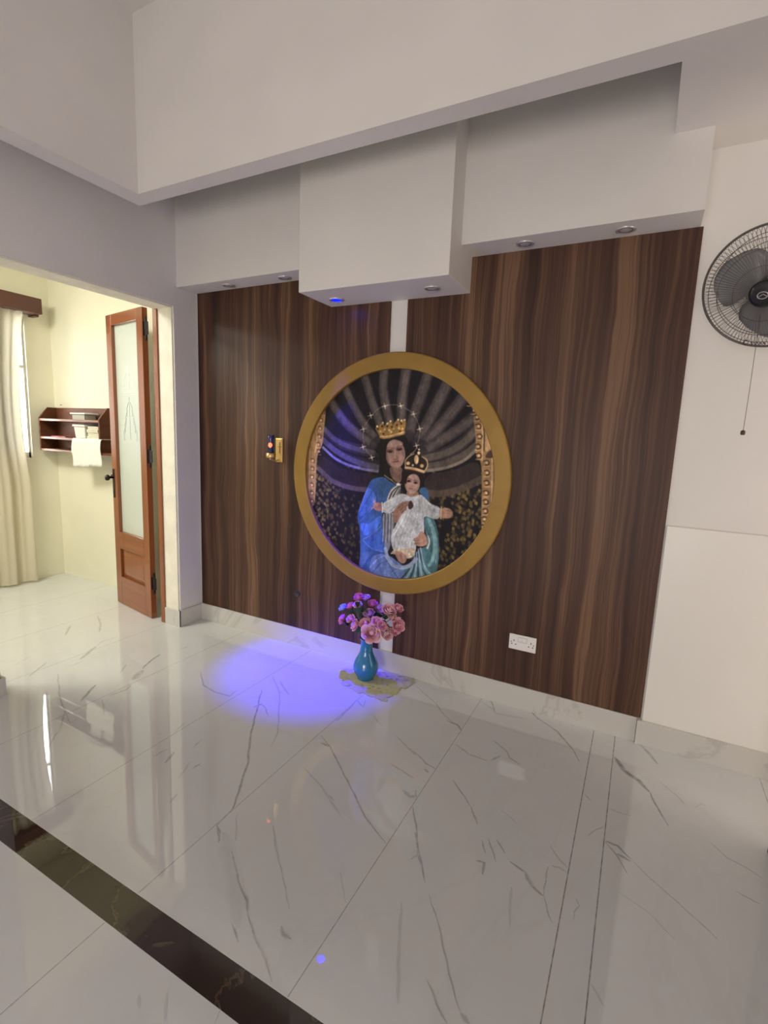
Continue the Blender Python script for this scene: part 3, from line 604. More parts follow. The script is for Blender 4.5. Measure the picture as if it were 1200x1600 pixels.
('p',(190,190,192),0.75,1,[204,-253,203,-254,202,-255,199,-256,197,-256,195,-255,194,-254,195,-252,197,-251,199,-250,201,-250,203,-251]),
('p',(190,190,192),0.75,1,[117,-386,117,-388,116,-390,115,-390,113,-390,112,-389,111,-387,112,-385,113,-384,114,-383,116,-383,117,-384]),
('p',(136,142,158),0.7,1,[276,-196,276,-198,274,-199,273,-200,271,-199,269,-198,268,-197,269,-195,270,-194,272,-194,274,-194,276,-195]),
('p',(136,142,158),0.7,1,[-46,-182,-46,-183,-48,-185,-50,-185,-52,-185,-54,-184,-54,-182,-54,-181,-52,-180,-50,-179,-48,-179,-46,-180]),
('p',(136,142,158),0.7,1,[-36,-213,-37,-215,-38,-216,-41,-217,-43,-217,-44,-216,-45,-214,-45,-213,-43,-211,-41,-211,-39,-211,-37,-212]),
('p',(136,142,158),0.7,1,[285,-178,285,-179,283,-180,281,-181,279,-181,278,-180,277,-178,278,-177,279,-176,281,-175,283,-175,284,-176]),
('p',(136,142,158),0.7,1,[-7,-187,-7,-188,-9,-190,-11,-190,-13,-190,-15,-189,-15,-188,-15,-186,-13,-185,-11,-184,-9,-184,-7,-185]),
('p',(136,142,158),0.7,1,[278,-189,278,-191,276,-192,274,-193,272,-193,271,-192,270,-190,271,-189,272,-187,274,-187,276,-187,278,-188]),
('p',(136,142,158),0.7,1,[-26,-178,-27,-180,-28,-181,-30,-182,-32,-181,-34,-180,-35,-179,-34,-177,-33,-176,-31,-175,-28,-176,-27,-177]),
('p',(136,142,158),0.7,1,[289,-184,289,-185,287,-187,285,-187,283,-187,282,-186,281,-185,282,-183,283,-182,285,-181,287,-182,288,-182]),
('p',(136,142,158),0.7,1,[296,-152,296,-153,294,-154,292,-155,290,-155,289,-154,288,-152,289,-151,290,-150,292,-149,294,-149,296,-150]),
('p',(136,142,158),0.7,1,[5,-167,5,-168,3,-169,1,-170,-1,-170,-3,-169,-3,-167,-3,-166,-1,-164,1,-164,3,-164,5,-165]),
('p',(136,142,158),0.7,1,[243,-202,243,-203,242,-205,240,-205,238,-205,236,-204,235,-203,236,-201,237,-200,239,-199,241,-200,243,-200]),
('p',(136,142,158),0.7,1,[-5,-183,-6,-184,-8,-186,-10,-186,-12,-186,-13,-185,-14,-184,-14,-182,-12,-181,-10,-180,-8,-180,-6,-181]),
('p',(136,142,158),0.7,1,[8,-204,7,-205,6,-207,4,-207,2,-207,0,-206,-1,-205,0,-203,1,-202,3,-201,6,-201,7,-202]),
('p',(136,142,158),0.7,1,[294,-149,293,-151,292,-152,290,-152,288,-152,287,-151,286,-150,286,-148,288,-147,290,-146,292,-147,293,-148]),
('p',(136,142,158),0.7,1,[265,-189,264,-191,263,-192,261,-193,259,-192,257,-192,257,-190,257,-189,258,-187,260,-187,262,-187,264,-188]),
('p',(136,142,158),0.7,1,[287,-169,287,-170,286,-172,284,-172,282,-172,280,-171,280,-170,280,-168,281,-167,283,-166,285,-166,287,-167]),
('p',(136,142,158),0.7,1,[-48,-176,-48,-178,-50,-179,-52,-180,-54,-179,-56,-178,-57,-177,-56,-175,-55,-174,-52,-173,-50,-174,-48,-175]),
('p',(136,142,158),0.7,1,[-17,-191,-17,-193,-19,-194,-21,-195,-23,-195,-25,-194,-25,-192,-25,-191,-23,-189,-21,-189,-19,-189,-17,-190]),
('p',(136,142,158),0.7,1,[285,-179,284,-181,283,-182,281,-183,279,-183,278,-182,277,-180,277,-179,279,-177,281,-177,283,-177,284,-178]),
('p',(136,142,158),0.7,1,[15,-208,14,-210,13,-211,10,-212,8,-212,7,-211,6,-209,6,-207,8,-206,10,-206,12,-206,14,-207]),
('p',(136,142,158),0.7,1,[-47,-200,-48,-201,-49,-203,-51,-203,-54,-203,-55,-202,-56,-201,-55,-199,-54,-198,-52,-197,-49,-197,-48,-198]),
('p',(136,142,158),0.7,1,[11,-177,11,-179,9,-180,7,-181,5,-181,3,-180,3,-178,3,-177,5,-175,7,-175,9,-175,11,-176]),
('p',(136,142,158),0.7,1,[-43,-211,-43,-213,-45,-214,-47,-215,-49,-215,-51,-214,-52,-212,-51,-211,-50,-209,-47,-209,-45,-209,-44,-210]),
('p',(136,142,158),0.7,1,[-1,-180,-2,-181,-3,-183,-5,-183,-7,-183,-9,-182,-10,-181,-9,-179,-8,-178,-6,-177,-3,-177,-2,-178]),
('p',(136,142,158),0.7,1,[-20,-204,-20,-206,-22,-207,-24,-208,-26,-208,-28,-207,-28,-205,-28,-204,-26,-202,-24,-202,-22,-202,-20,-203]),
('p',(136,142,158),0.7,1,[289,-175,289,-177,288,-178,286,-179,284,-178,282,-177,282,-176,282,-174,283,-173,285,-173,287,-173,289,-174]),
('p',(136,142,158),0.7,1,[268,-196,268,-197,266,-199,264,-199,262,-199,261,-198,260,-197,260,-195,262,-194,264,-193,266,-193,267,-194]),
('p',(136,142,158),0.7,1,[288,-179,288,-180,287,-181,285,-182,283,-182,281,-181,281,-179,281,-178,282,-177,284,-176,286,-176,288,-177]),
('p',(136,142,158),0.7,1,[262,-176,262,-178,261,-179,259,-180,257,-180,255,-179,255,-177,255,-176,256,-175,258,-174,260,-174,262,-175]),
('p',(136,142,158),0.7,1,[233,-168,232,-170,231,-171,229,-171,227,-171,225,-170,225,-169,225,-167,227,-166,229,-165,231,-166,232,-167]),
('p',(136,142,158),0.7,1,[-40,-190,-40,-192,-42,-193,-44,-194,-46,-194,-48,-193,-48,-191,-48,-189,-46,-188,-44,-187,-42,-188,-40,-189]),
('p',(136,142,158),0.7,1,[-11,-190,-11,-191,-13,-192,-15,-193,-17,-193,-19,-192,-19,-190,-19,-189,-17,-188,-15,-187,-13,-187,-11,-188]),
('p',(136,142,158),0.7,1,[300,-175,300,-176,298,-178,296,-178,294,-178,293,-177,292,-176,293,-174,294,-173,296,-172,298,-172,300,-173]),
('p',(136,142,158),0.7,1,[237,-181,237,-183,236,-184,234,-185,231,-185,230,-184,229,-182,230,-181,231,-179,233,-179,235,-179,237,-180]),
('p',(136,142,158),0.7,1,[303,-163,302,-165,301,-166,299,-166,297,-166,295,-165,295,-164,295,-162,297,-161,299,-161,301,-161,302,-162]),
('p',(136,142,158),0.7,1,[-19,-172,-19,-173,-21,-175,-23,-175,-25,-175,-27,-174,-27,-173,-27,-171,-25,-170,-23,-169,-21,-169,-19,-170]),
('p',(166,112,108),1,1,[-49,-201,-58,-213,-75,-220,-94,-219,-110,-212,-120,-199,-120,-185,-111,-173,-94,-166,-75,-167,-59,-174,-49,-187]),
('s',(170,116,112),1,10.4,[-98,-182,-117,-166,-109,-157]),
('s',(168,112,110),1,9.6,[-116,-196,-131,-210]),
('s',(120,74,76),0.8,3.2,[-107,-199,-74,-184]),
('s',(196,196,200),1,11.2,[-61,-167,-54,-198,-55,-223]),
('p',(160,116,92),1,1,[310,-164,362,-151,391,-165,400,-195,378,-217,317,-216]),
('s',(104,70,56),0.8,3.2,[341,-187,372,-183,392,-203]),
('s',(104,70,56),0.8,3.2,[348,-171,382,-171]),
('s',(190,160,120),1,9.6,[325,-153,326,-220]),
('p',(142,100,84),1,1,[23,-277,10,-226,44,-172,75,-147,112,-138,133,-144,121,-160,104,-178,112,-184,90,-206,66,-240,44,-280]),
('s',(88,56,48),1,3.2,[47,-191,96,-152]),
('s',(88,56,48),1,3.2,[60,-201,106,-164]),
('s',(88,56,48),1,3.2,[73,-216,106,-185]),
('p',(60,38,40),1,1,[112,-177,126,-124,156,-161,130,-193]),
('p',(158,114,94),1,1,[155,-360,189,-349,198,-317,218,-307,242,-334,258,-378,225,-402,176,-403,170,-382]),
('s',(104,70,58),1,3.2,[157,-372,199,-365]),
('s',(104,70,58),1,3.2,[167,-391,204,-382]),
('s',(180,190,186),1,11.2,[254,-333,267,-365,253,-406]),
('p',(170,150,128),1,1,[12,-476,34,-441,110,-430,180,-412,175,-460,130,-494,95,-472]),
('p',(150,110,92),1,1,[35,-457,76,-449,120,-468,124,-501,98,-529,64,-512]),
('s',(96,64,54),1,3.2,[77,-466,96,-496,97,-519]),
('p',(206,190,160),1,1,[28,-470,27,-472,25,-474,21,-476,18,-476,15,-474,14,-472,15,-469,17,-467,21,-466,24,-466,27,-468]),
('p',(206,190,160),1,1,[49,-447,48,-449,45,-451,42,-453,38,-452,36,-451,35,-449,36,-446,38,-444,41,-443,45,-443,48,-445]),
('p',(206,190,160),1,1,[74,-440,73,-442,71,-445,68,-446,64,-446,62,-444,60,-442,61,-439,64,-437,67,-436,71,-436,73,-438]),
('p',(206,190,160),1,1,[143,-457,143,-459,140,-461,137,-462,133,-462,131,-461,130,-459,131,-456,133,-454,136,-453,140,-453,142,-454]),
('p',(206,190,160),1,1,[168,-437,167,-440,164,-442,161,-443,158,-443,155,-442,154,-439,155,-437,157,-435,161,-434,164,-434,167,-435]),
('p',(206,190,160),1,1,[157,-470,156,-473,154,-475,150,-476,147,-476,144,-475,143,-472,144,-470,146,-468,150,-467,153,-467,156,-468]),
('p',(38,24,26),1,1,[60,21,73,48,134,60,200,46,212,10,198,-36,185,-61,171,-16,97,-22,93,-68,70,-39]),
('p',(140,104,90),1,1,[100,-78,174,-72,184,-97,135,-113,102,-107]),
('p',(172,132,116),1,1,[187,-29,178,-62,158,-87,132,-96,107,-86,90,-61,85,-27,94,7,115,31,141,40,165,30,182,5]),
('p',(190,150,134),0.7,1,[168,3,164,-4,152,-9,136,-11,121,-9,110,-3,106,5,111,12,123,17,138,19,154,17,165,11]),
('s',(38,24,26),1,16.0,[91,-30,94,8,128,33,169,29,192,-7,191,-44]),
('p',(100,58,54),0.8,1,[129,-21,126,-25,120,-29,112,-30,103,-28,98,-25,96,-20,98,-16,104,-13,113,-11,121,-13,127,-16]),
('p',(100,58,54),0.8,1,[173,-26,170,-31,164,-34,156,-35,148,-34,142,-30,140,-26,142,-21,149,-18,157,-17,165,-18,171,-22]),
('p',(28,16,18),1,1,[121,-20,120,-23,117,-25,112,-26,108,-25,104,-24,103,-21,104,-18,107,-16,112,-15,117,-16,120,-17]),
('p',(28,16,18),1,1,[165,-26,164,-29,161,-31,157,-32,152,-32,149,-30,147,-28,148,-25,152,-23,156,-22,161,-22,164,-24]),
('s',(72,42,38),1,3.2,[97,-8,113,-4,127,-9]),
('s',(72,42,38),1,3.2,[145,-12,159,-11,171,-17]),
('s',(120,84,74),1,3.2,[128,-46,135,-49,143,-45]),
('s',(140,62,56),1,5.6,[116,-63,127,-65,139,-61]),
('p',(44,32,30),1,1,[86,68,91,106,122,133,171,144,216,113,227,77,210,43,93,57]),
('s',(196,152,98),1,16.0,[88,57,143,55,205,40]),
('s',(236,200,142),1,4.8,[90,61,144,60,205,46]),
('s',(186,150,100),1,6.4,[86,64,81,98,106,128,138,142]),
('s',(196,158,104),1,7.2,[210,46,229,77,221,112,188,128]),
('s',(190,152,100),0.8,5.6,[114,138,138,153,151,176]),
('p',(210,172,116),1,1,[169,110,168,96,163,86,156,81,149,85,143,95,140,109,141,123,146,133,153,138,161,134,166,124]),
('p',(236,206,150),1,1,[176,148,175,142,172,138,168,137,163,138,160,142,158,147,159,152,162,156,167,157,171,156,175,153]),
('p',(214,190,150),1,1,[173,168,173,165,171,162,168,161,165,162,163,164,162,168,163,171,165,173,167,174,170,174,172,171]),
('p',(206,166,110),1,1,[115,85,113,80,109,75,102,74,96,75,91,78,89,83,90,89,95,93,101,95,108,94,113,90]),
('p',(206,166,110),1,1,[203,76,202,70,197,66,191,64,185,65,180,69,178,74,179,79,184,83,190,85,196,84,201,81]),
('p',(226,196,140),1,1,[141,75,140,72,138,69,134,68,130,69,127,71,126,74,127,78,130,80,133,82,137,81,140,79])]
VEINS=[(6.0,0.8,[-460,2717,-363,2611,-247,2532,-154,2414,-118,2332]),
(15.9,0.9,[26,2461,68,2377,126,2334,174,2274]),
(5.7,0.9,[174,2274,203,2183,239,2094]),
(7.4,0.8,[24,1884,65,1881,110,1841]),
(3.1,0.6,[110,1841,165,1792,252,1730,330,1667,354,1645]),
(4.9,0.7,[24,1879,68,1831,102,1765]),
(9.6,0.7,[64,1839,87,1838,110,1831]),
(3.6,0.4,[214,2371,281,2309,310,2253]),
(3.8,0.55,[375,2083,426,2029,484,2013,526,1986]),
(3.6,0.6,[430,1878,467,1866,496,1862]),
(10.3,0.6,[57,2695,141,2629,184,2564,209,2510]),
(3.6,0.5,[-39,1875,-14,1923,15,1963]),
(5.6,0.5,[-74,2114,-43,2084]),
(3.4,0.4,[-43,1491,-46,1519,-32,1551,-47,1575]),
(3.1,0.35,[75,1670,164,1640,239,1580]),
(5.4,0.35,[25,1319,59,1276]),
(3.4,0.3,[336,2262,368,2307,390,2306]),
(5.4,0.35,[19,2075,57,2072,108,2077]),
(4.8,0.5,[-158,1751,-116,1705,-86,1684]),
(5.5,0.5,[-137,1664,-111,1670,-87,1665]),
(4.7,0.55,[-1072,2579,-891,2453,-810,2371,-683,2285]),
(8.3,0.8,[-779,2329,-718,2321,-681,2279]),
(5.0,0.7,[-851,2011,-795,1984,-738,1948,-685,1935]),
(11.7,0.6,[-731,1908,-706,1896]),
(5.5,0.6,[-718,1724,-690,1731,-709,1767]),
(5.7,0.6,[-671,2157,-587,2115,-499,2114]),
(9.3,0.6,[-482,2124,-455,2182]),
(5.9,0.6,[-520,2287,-438,2235,-413,2189,-356,2165]),
(5.1,0.65,[-594,1905,-514,1835,-476,1793]),
(6.3,0.7,[-476,1793,-423,1715]),
(4.9,0.7,[-387,1651,-356,1597]),
(4.4,0.6,[-366,1671,-315,1580]),
(4.9,0.7,[-340,1679,-294,1633]),
(2.9,0.45,[-368,1839,-325,1822,-292,1800]),
(4.7,0.75,[-682,1672,-631,1593,-572,1479,-544,1438]),
(7.5,0.3,[-695,2626,-597,2566,-573,2533,-408,2570]),
(5.8,0.6,[-671,2713,-609,2609,-573,2533]),
(4.4,0.7,[-621,1557,-563,1474,-502,1378]),
(3.8,0.6,[-473,1343,-392,1243,-331,1147,-272,1073]),
(6.9,0.7,[-377,1552,-352,1557,-341,1506]),
(6.9,0.75,[-272,1608,-211,1591,-181,1545,-142,1529]),
(11.3,0.6,[-219,1596,-181,1545]),
(3.7,0.6,[-142,1529,-146,1592,-147,1656]),
(6.5,0.3,[-244,1509,-213,1367]),
(8.3,0.3,[-540,1276,-478,1126,-421,1010]),
(3.6,0.6,[-379,1102,-332,1060,-293,1032]),
(4.4,0.3,[-771,1268,-694,1184]),
(11.8,0.5,[-271,1071,-243,1060]),
(3.2,0.6,[-142,1529,-117,1475,-100,1446]),
(4.6,0.4,[-583,1438,-565,1478]),
(7.3,0.8,[-1816,2062,-1710,1906,-1566,1698,-1432,1534,-1341,1382,-1289,1293,-1283,1210]),
(4.5,0.6,[-1719,1945,-1666,1922,-1600,1868]),
(5.4,0.5,[-1876,2223,-1709,2091,-1463,1778,-1426,1679]),
(6.8,0.5,[-1793,2193,-1645,2095]),
(10.4,0.7,[-1727,1895,-1714,1947]),
(5.0,0.7,[-1273,1875,-1184,1825,-992,1668,-817,1526,-689,1455]),
(9.2,0.8,[-1239,1826,-1188,1823]),
(5.8,0.6,[-1277,2015,-1281,2170,-1294,2252,-1220,2207,-1250,2280]),
(5.7,0.35,[-1202,1642,-1069,1582,-899,1478]),
(7.9,0.4,[-1011,1553,-973,1538]),
(9.5,0.7,[-1283,1210,-1222,1164,-1168,1130,-1129,1100]),
(4.9,0.35,[-1260,1288,-1117,1132]),
(3.1,0.5,[-1105,1314,-989,1206]),
(4.8,0.5,[-1727,1482,-1742,1556]),
(8.4,0.5,[-1614,1382,-1608,1429]),
(6.9,0.6,[-2276,2028,-2139,1924,-2012,1903,-1921,1912,-1930,1979]),
(5.9,0.4,[-882,1863,-809,1847,-745,1828]),
(10.9,0.5,[-758,1740,-712,1717,-694,1734]),
(5.2,0.5,[-956,2068,-883,2023,-801,1974]),
(4.1,0.4,[-1153,2173,-1049,2105]),
(9.4,0.7,[-1257,1186,-1158,1121,-1074,1060]),
(5.0,0.7,[-1074,1060,-988,980,-900,923]),
(32.9,0.16,[-1236,1198,-1060,1068,-931,955]),
(5.4,0.7,[-1149,1150,-1042,1071,-972,1033,-943,1006]),
(4.3,0.6,[-943,1006,-897,974,-838,943,-799,924,-745,888]),
(5.5,0.5,[-838,943,-799,924]),
(3.3,0.5,[-1059,1267,-922,1154,-836,1079]),
(7.7,0.55,[-822,1023,-802,1006,-772,1007]),
(5.0,0.3,[-1030,692,-1000,674]),
(5.0,0.25,[-971,733,-920,687]),
(2.1,0.5,[-817,774,-807,743]),
(6.5,0.5,[-2963,1571,-2663,1416,-2518,1358,-2407,1275,-2262,1130]),
(10.6,0.8,[-2552,1465,-2613,1547,-2651,1608]),
(5.0,0.7,[-2477,1570,-2459,1663,-2485,1711]),
(26.5,0.5,[-2527,1752,-2585,1858]),
(9.8,0.8,[-2603,1871,-2655,1967,-2683,2060]),
(16.4,0.55,[-3028,1743,-3086,1831,-3136,1916]),
(5.2,0.4,[-3136,1916,-3174,1985,-3159,2093]),
(6.1,0.6,[-3060,1463,-3104,1530,-3164,1617]),
(11.6,0.5,[-3482,1916,-3626,2033]),
(9.5,0.5,[-3648,2254,-3477,2169,-3346,2073]),
(4.7,0.4,[-2475,1532,-2323,1442]),
(4.1,0.4,[-2518,1358,-2395,1315,-2411,1372]),
(11.5,0.6,[-1746,1348,-1775,1423]),
(8.7,0.4,[-1826,1352,-1819,1424]),
(5.1,0.5,[-1896,1523,-1923,1603]),
(8.5,0.4,[-2639,2176,-2627,2245]),
(7.7,0.35,[-2660,1762,-2740,1860]),
(5.4,0.4,[-2994,1674,-3001,1747]),
(7.7,0.4,[-1528,1196,-1544,1248]),
(5.6,0.3,[-1616,1316,-1659,1413]),
(4.6,0.3,[-3285,1489,-3329,1619])]
DOILY=[-1538,2453,-1554,2495,-1550,2528,-1528,2550,-1504,2558,-1446,2556,-1388,2577,-1350,2609,-1336,2633,-1313,2670,-1265,2670,-1212,2673,-1165,2644,-1114,2647,-1087,2594,-1102,2564,-1105,2515,-1131,2479,-1124,2425,-1143,2389,-1140,2324,-1166,2314,-1196,2325,-1232,2321,-1266,2325,-1300,2341,-1319,2317,-1351,2329,-1382,2336,-1411,2351,-1449,2347,-1478,2377,-1482,2409,-1511,2412]
PRINT_GAIN=1.35
ROSES=[(-1.422, 2.46, 0.521, 0.0339, 'hot', 'topmost magenta-pink rose of the bouquet in the teal vase'),
(-1.388, 2.49, 0.515, 0.0301, 'lilac', 'small pink rose tinted lilac for the blue light, just right of the topmost rose'),
(-1.443, 2.49, 0.46, 0.0301, 'peach', 'peach rose directly below the topmost rose, above the dark leaves'),
(-1.493, 2.49, 0.444, 0.0301, 'hot', 'small magenta rosebud between the peach rose and the bud tinted pale blue'),
(-1.548, 2.49, 0.421, 0.0301, 'pale', 'bud tinted pale blue for the blue light, at the upper left edge of the bouquet'),
(-1.527, 2.46, 0.36, 0.0376, 'hot', 'magenta rose at the far left edge of the bouquet'),
(-1.47, 2.46, 0.377, 0.0301, 'pink', 'small pink rose just right of the far left magenta rose'),
(-1.426, 2.44, 0.352, 0.0376, 'pink', 'light pink rose at the lower left of the bouquet, above bare leaves'),
(-1.357, 2.52, 0.475, 0.0339, 'hot', 'magenta rose in the upper middle of the bouquet, before the white strip'),
(-1.315, 2.53, 0.456, 0.0301, 'lilac', 'pink rose tinted lilac for the blue light, right of the upper middle magenta rose'),
(-1.36, 2.49, 0.426, 0.0376, 'lilac', 'pink rose tinted violet for the blue light, at the centre of the bouquet'),
(-1.364, 2.46, 0.368, 0.0414, 'pink', 'pink rose just above the largest peach rose'),
(-1.306, 2.42, 0.335, 0.0621, 'peach', 'largest peach-pink rose, low in front right over the vase mouth'),
(-1.29, 2.45, 0.405, 0.0301, 'pink', 'small pink rose between the violet-tinted centre and the right-hand roses'),
(-1.249, 2.45, 0.388, 0.0339, 'pink', 'pink rose right of centre, touching the large low peach rose'),
(-1.228, 2.49, 0.468, 0.0489, 'peach', 'large pale peach rose at the upper right of the bouquet'),
(-1.178, 2.51, 0.487, 0.032, 'pink', 'pink rose at the top right edge of the bouquet'),
(-1.207, 2.49, 0.431, 0.0301, 'peach', 'small peach rose hanging under the large upper right rose'),
(-1.22, 2.45, 0.344, 0.0433, 'peach', 'peach rose at the lower right above the dark hanging leaves'),
(-1.167, 2.49, 0.39, 0.0433, 'pink', 'round pink rose at the far right edge of the bouquet'),
(-1.176, 2.47, 0.362, 0.0301, 'pink', 'small pink bud tucked under the far right rose'),
(-1.295, 2.52, 0.442, 0.0301, 'lilac', 'small pink bud tinted lilac for the blue light, in the middle right, before the wood panel joint')]
FAN_C=(0.342, 2.344, 2.072); FAN_N=(-0.337, -0.802, -0.493); FAN_R=0.218; FAN_A=20; FAN_T=250; CORD=(0.333, 2.4, 1.55)
def ribbon(bm, lay, pts, wd, a, z, mi=0):
    n = len(pts)
    rows_ = []
    for i, p in enumerate(pts):
        t = (pts[min(i + 1, n - 1)] - pts[max(i - 1, 0)]).normalized(); nr = Vector((-t.y, t.x))
        k = wd[i]
        row = []
        for s_, val in ((-1, 0.0), (-0.35, a), (0.35, a), (1, 0.0)):
            q = p + nr * k * s_
            v = bm.verts.new((q.x, q.y, z)); v[lay] = val; row.append(v)
        rows_.append(row)
    for r0, r1 in zip(rows_, rows_[1:]):
        for j in range(3):
            f = bm.faces.new((r0[j], r0[j + 1], r1[j + 1], r1[j])); f.material_index = mi
def build_floor():
    bm = bmesh.new(); lay = bm.verts.layers.float.new('vein')
    def quad(x0, x1, y0, y1, mi):
        f = bm.faces.new([bm.verts.new((x, y, 0)) for x, y in ((x0, y0), (x1, y0), (x1, y1), (x0, y1))]); f.material_index = mi
    quad(-5.2, 3.2, -3.6, 0.773, 0); quad(-5.2, XL, 0.773, 0.878, 0); quad(XL, 0.6, 0.773, 0.878, 1); quad(0.6, 3.2, 0.773, 0.878, 0); quad(-5.2, 3.2, 0.878, 2.9, 0)
    rnd = random.Random(4); z = 0.0002
    gx = [0.0185, 0.622, 1.225] + [-0.082 - 0.603 * k for k in range(9)]
    for x in gx:
        z += 0.000004
        for ya, yb in ((-3.6, 0.770), (0.881, 2.8)):
            pts = [Vector((x, ya + (yb - ya) * i / 12)) for i in range(13)]
            ribbon(bm, lay, pts, [0.0026 if abs(x + 0.03) < 0.1 else 0.002] * 13, 1.0 if abs(x + 0.03) < 0.1 else 0.8, z)
    for wd, a, q in VEINS:
        z += 0.000004
        P = [Vector((q[i] / 1000, q[i + 1] / 1000)) for i in range(0, len(q), 2)]
        out = []
        for p0, p1 in zip(P, P[1:]):
            L = (p1 - p0).length; k = max(2, int(L / 0.030)); d = (p1 - p0) / L; nr = Vector((-d.y, d.x))
            for i in range(k):
                out.append(p0 + (p1 - p0) * (i / k) + nr * rnd.uniform(-1, 1) * min(0.0022, wd * 0.0004 + 0.0008))
        out.append(P[-1]); n = len(out)
        w_ = [max(0.0012, wd / 1000 * 0.98 * (0.85 + 0.3 * rnd.random()) * min(1, 0.35 + 4 * min(i, n - 1 - i) / n)) for i in range(n)]
        ribbon(bm, lay, out, w_, min(1, a * 0.85), z)
    me = bpy.data.meshes.new('floor'); bm.to_mesh(me); bm.free()
    o = link('floor', me, [M_floor, M_stripe]); o['kind'] = 'structure'
build_floor()

ZT = 3.6
struct('wall_back', boxes((-3.13, 3.2, YW, YW + 0.15, 0, ZT)), M_wall)
struct('wall_dado', boxes((0.128, 3.2, YW - 0.014, YW, 0.12, 1.115)), M_dado, bevel=0.004)
bm = boxes((-3.13, XL, 2.462, YW + 0.05, 0, ZT), (-3.13, XL, 1.275, 2.462, 2.30, ZT), (-3.13, XL, -3.5, 1.275, 0, ZT))
struct('wall_left', bm, M_wall)
# plastered reveal of the opening, room-coloured like the side room
struct('trim_1', boxes((-3.134, -2.972, 2.452, 2.4625, 0.1, 2.30), (-3.134, -2.972, 1.270, 1.286, 0.1, 2.30), (-3.134, -2.972, 1.286, 2.452, 2.29, 2.3005)), M_jamb)
struct('wall_right', boxes((0.575, 0.75, -3.5, 2.13, 0, ZT)), M_wall)
struct('wall_front', boxes((-3.13, 0.75, -3.6, -3.5, 0, ZT)), M_wall)
struct('ceiling', boxes((-3.13, 3.2, -3.6, 2.816, ZT, ZT + 0.1)), M_wall)
# dropped beams round the raised ceiling and the low slab at the right
bm = boxes((-2.728, 3.2, 1.951, 2.052, 2.733, ZT), (-2.728, -2.602, -3.5, 1.951, 2.733, ZT))
struct('trim_2', bm, M_wall)
struct('trim_3', boxes((-0.027, 3.2, 2.052, YW, 2.733, ZT)), M_wall)
struct('trim_4', boxes((XL, -1.797, 2.492, YW, 2.428, ZT)), M_wall)
struct('trim_5', boxes((-0.912, 0.110, 2.480, YW, 2.428, 2.733), (-0.912, -0.027, 2.480, YW, 2.733, ZT)), M_wall)
struct('trim_6', boxes((-1.797, -0.912, 2.332, YW, 2.247, ZT)), M_wall, bevel=0.003)
# skirtings
struct('baseboard_back', boxes((XL, 0.106, YW - 0.016, YW, 0, 0.13)), M_skirt, bevel=0.001)
struct('baseboard_back_right', boxes((0.108, 3.2, YW - 0.030, YW, 0, 0.125)), M_skirt, bevel=0.001)
struct('baseboard_left', boxes((XL, XL + 0.012, 2.44, YW - 0.016, 0, 0.125), (-3.13, XL + 0.012, 2.442, 2.453, 0, 0.125)), M_skirt, bevel=0.001)
struct('baseboard_left_near', boxes((XL, XL + 0.012, -3.5, 1.286, 0, 0.10), (-3.13, XL + 0.012, 1.286, 1.298, 0, 0.10)), M_skirt, bevel=0.001)
struct('baseboard_right', boxes((0.563, 0.575, -3.5, 2.142, 0, 0.10), (0.563, 0.75, 2.13, 2.142, 0, 0.10)), M_skirt, bevel=0.001)
# passage at the right and side room at the left
struct('wall_passage', boxes((3.2, 3.3, -3.6, 2.816, 0, ZT), (0.75, 3.3, 0.2, 0.3, 0, ZT)), M_wall)
struct('wall_far', boxes((-5.15, -3.13, 2.78, 2.88, 0, 3.1)), M_cream)
WY0, WY1, WZ0, WZ1 = 0.55, 2.56, 1.15, 2.38
struct('wall_window', boxes((-5.12, -5.0, -1.2, WY0, 0, 3.1), (-5.12, -5.0, WY1, 2.88, 0, 3.1), (-5.12, -5.0, WY0, WY1, 0, WZ0), (-5.12, -5.0, WY0, WY1, WZ1, 3.1)), M_cream)
struct('wall_side_room', boxes((-5.12, -3.13, -1.3, -1.2, 0, 3.1), (-3.145, -3.13, -1.2, 1.29, 0, 3.1), (-3.145, -3.13, 2.464, 2.78, 0, 3.1), (-3.145, -3.13, 1.29, 2.464, 2.36, 3.1)), M_cream)
struct('ceiling_side_room', boxes((-5.12, -3.13, -1.3, 2.88, 3.0, 3.1)), M_cream)
# window behind the curtain
wr = thing('window_1', None, None, (-5.05, (WY0 + WY1) / 2, WZ0)); wr['kind'] = 'structure'
def rel(o, root): o.location = -root.location
fr = boxes((-5.09, -5.03, WY0, WY0 + 0.05, WZ0, WZ1), (-5.09, -5.03, WY1 - 0.015, WY1, WZ0, WZ1), (-5.09, -5.03, WY0, WY1, WZ0, WZ0 + 0.05), (-5.09, -5.03, WY0, WY1, WZ1 - 0.05, WZ1), (-5.08, -5.04, 1.19, 1.23, WZ0, WZ1), (-5.08, -5.04, 1.81, 1.85, WZ0, WZ1), (-5.08, -5.04, WY0, WY1, 1.95, 1.98))
rel(obj('window_frame', fr, M_plastic, wr), wr)
M_clear = mat('window_glass', (0.95, 1, 0.98), 0.02, Transmission_Weight=1.0, IOR=1.03)
rel(obj('window_pane', boxes((-5.062, -5.058, WY0 + 0.05, WY1 - 0.05, WZ0 + 0.05, WZ1 - 0.05)), M_clear, wr), wr)

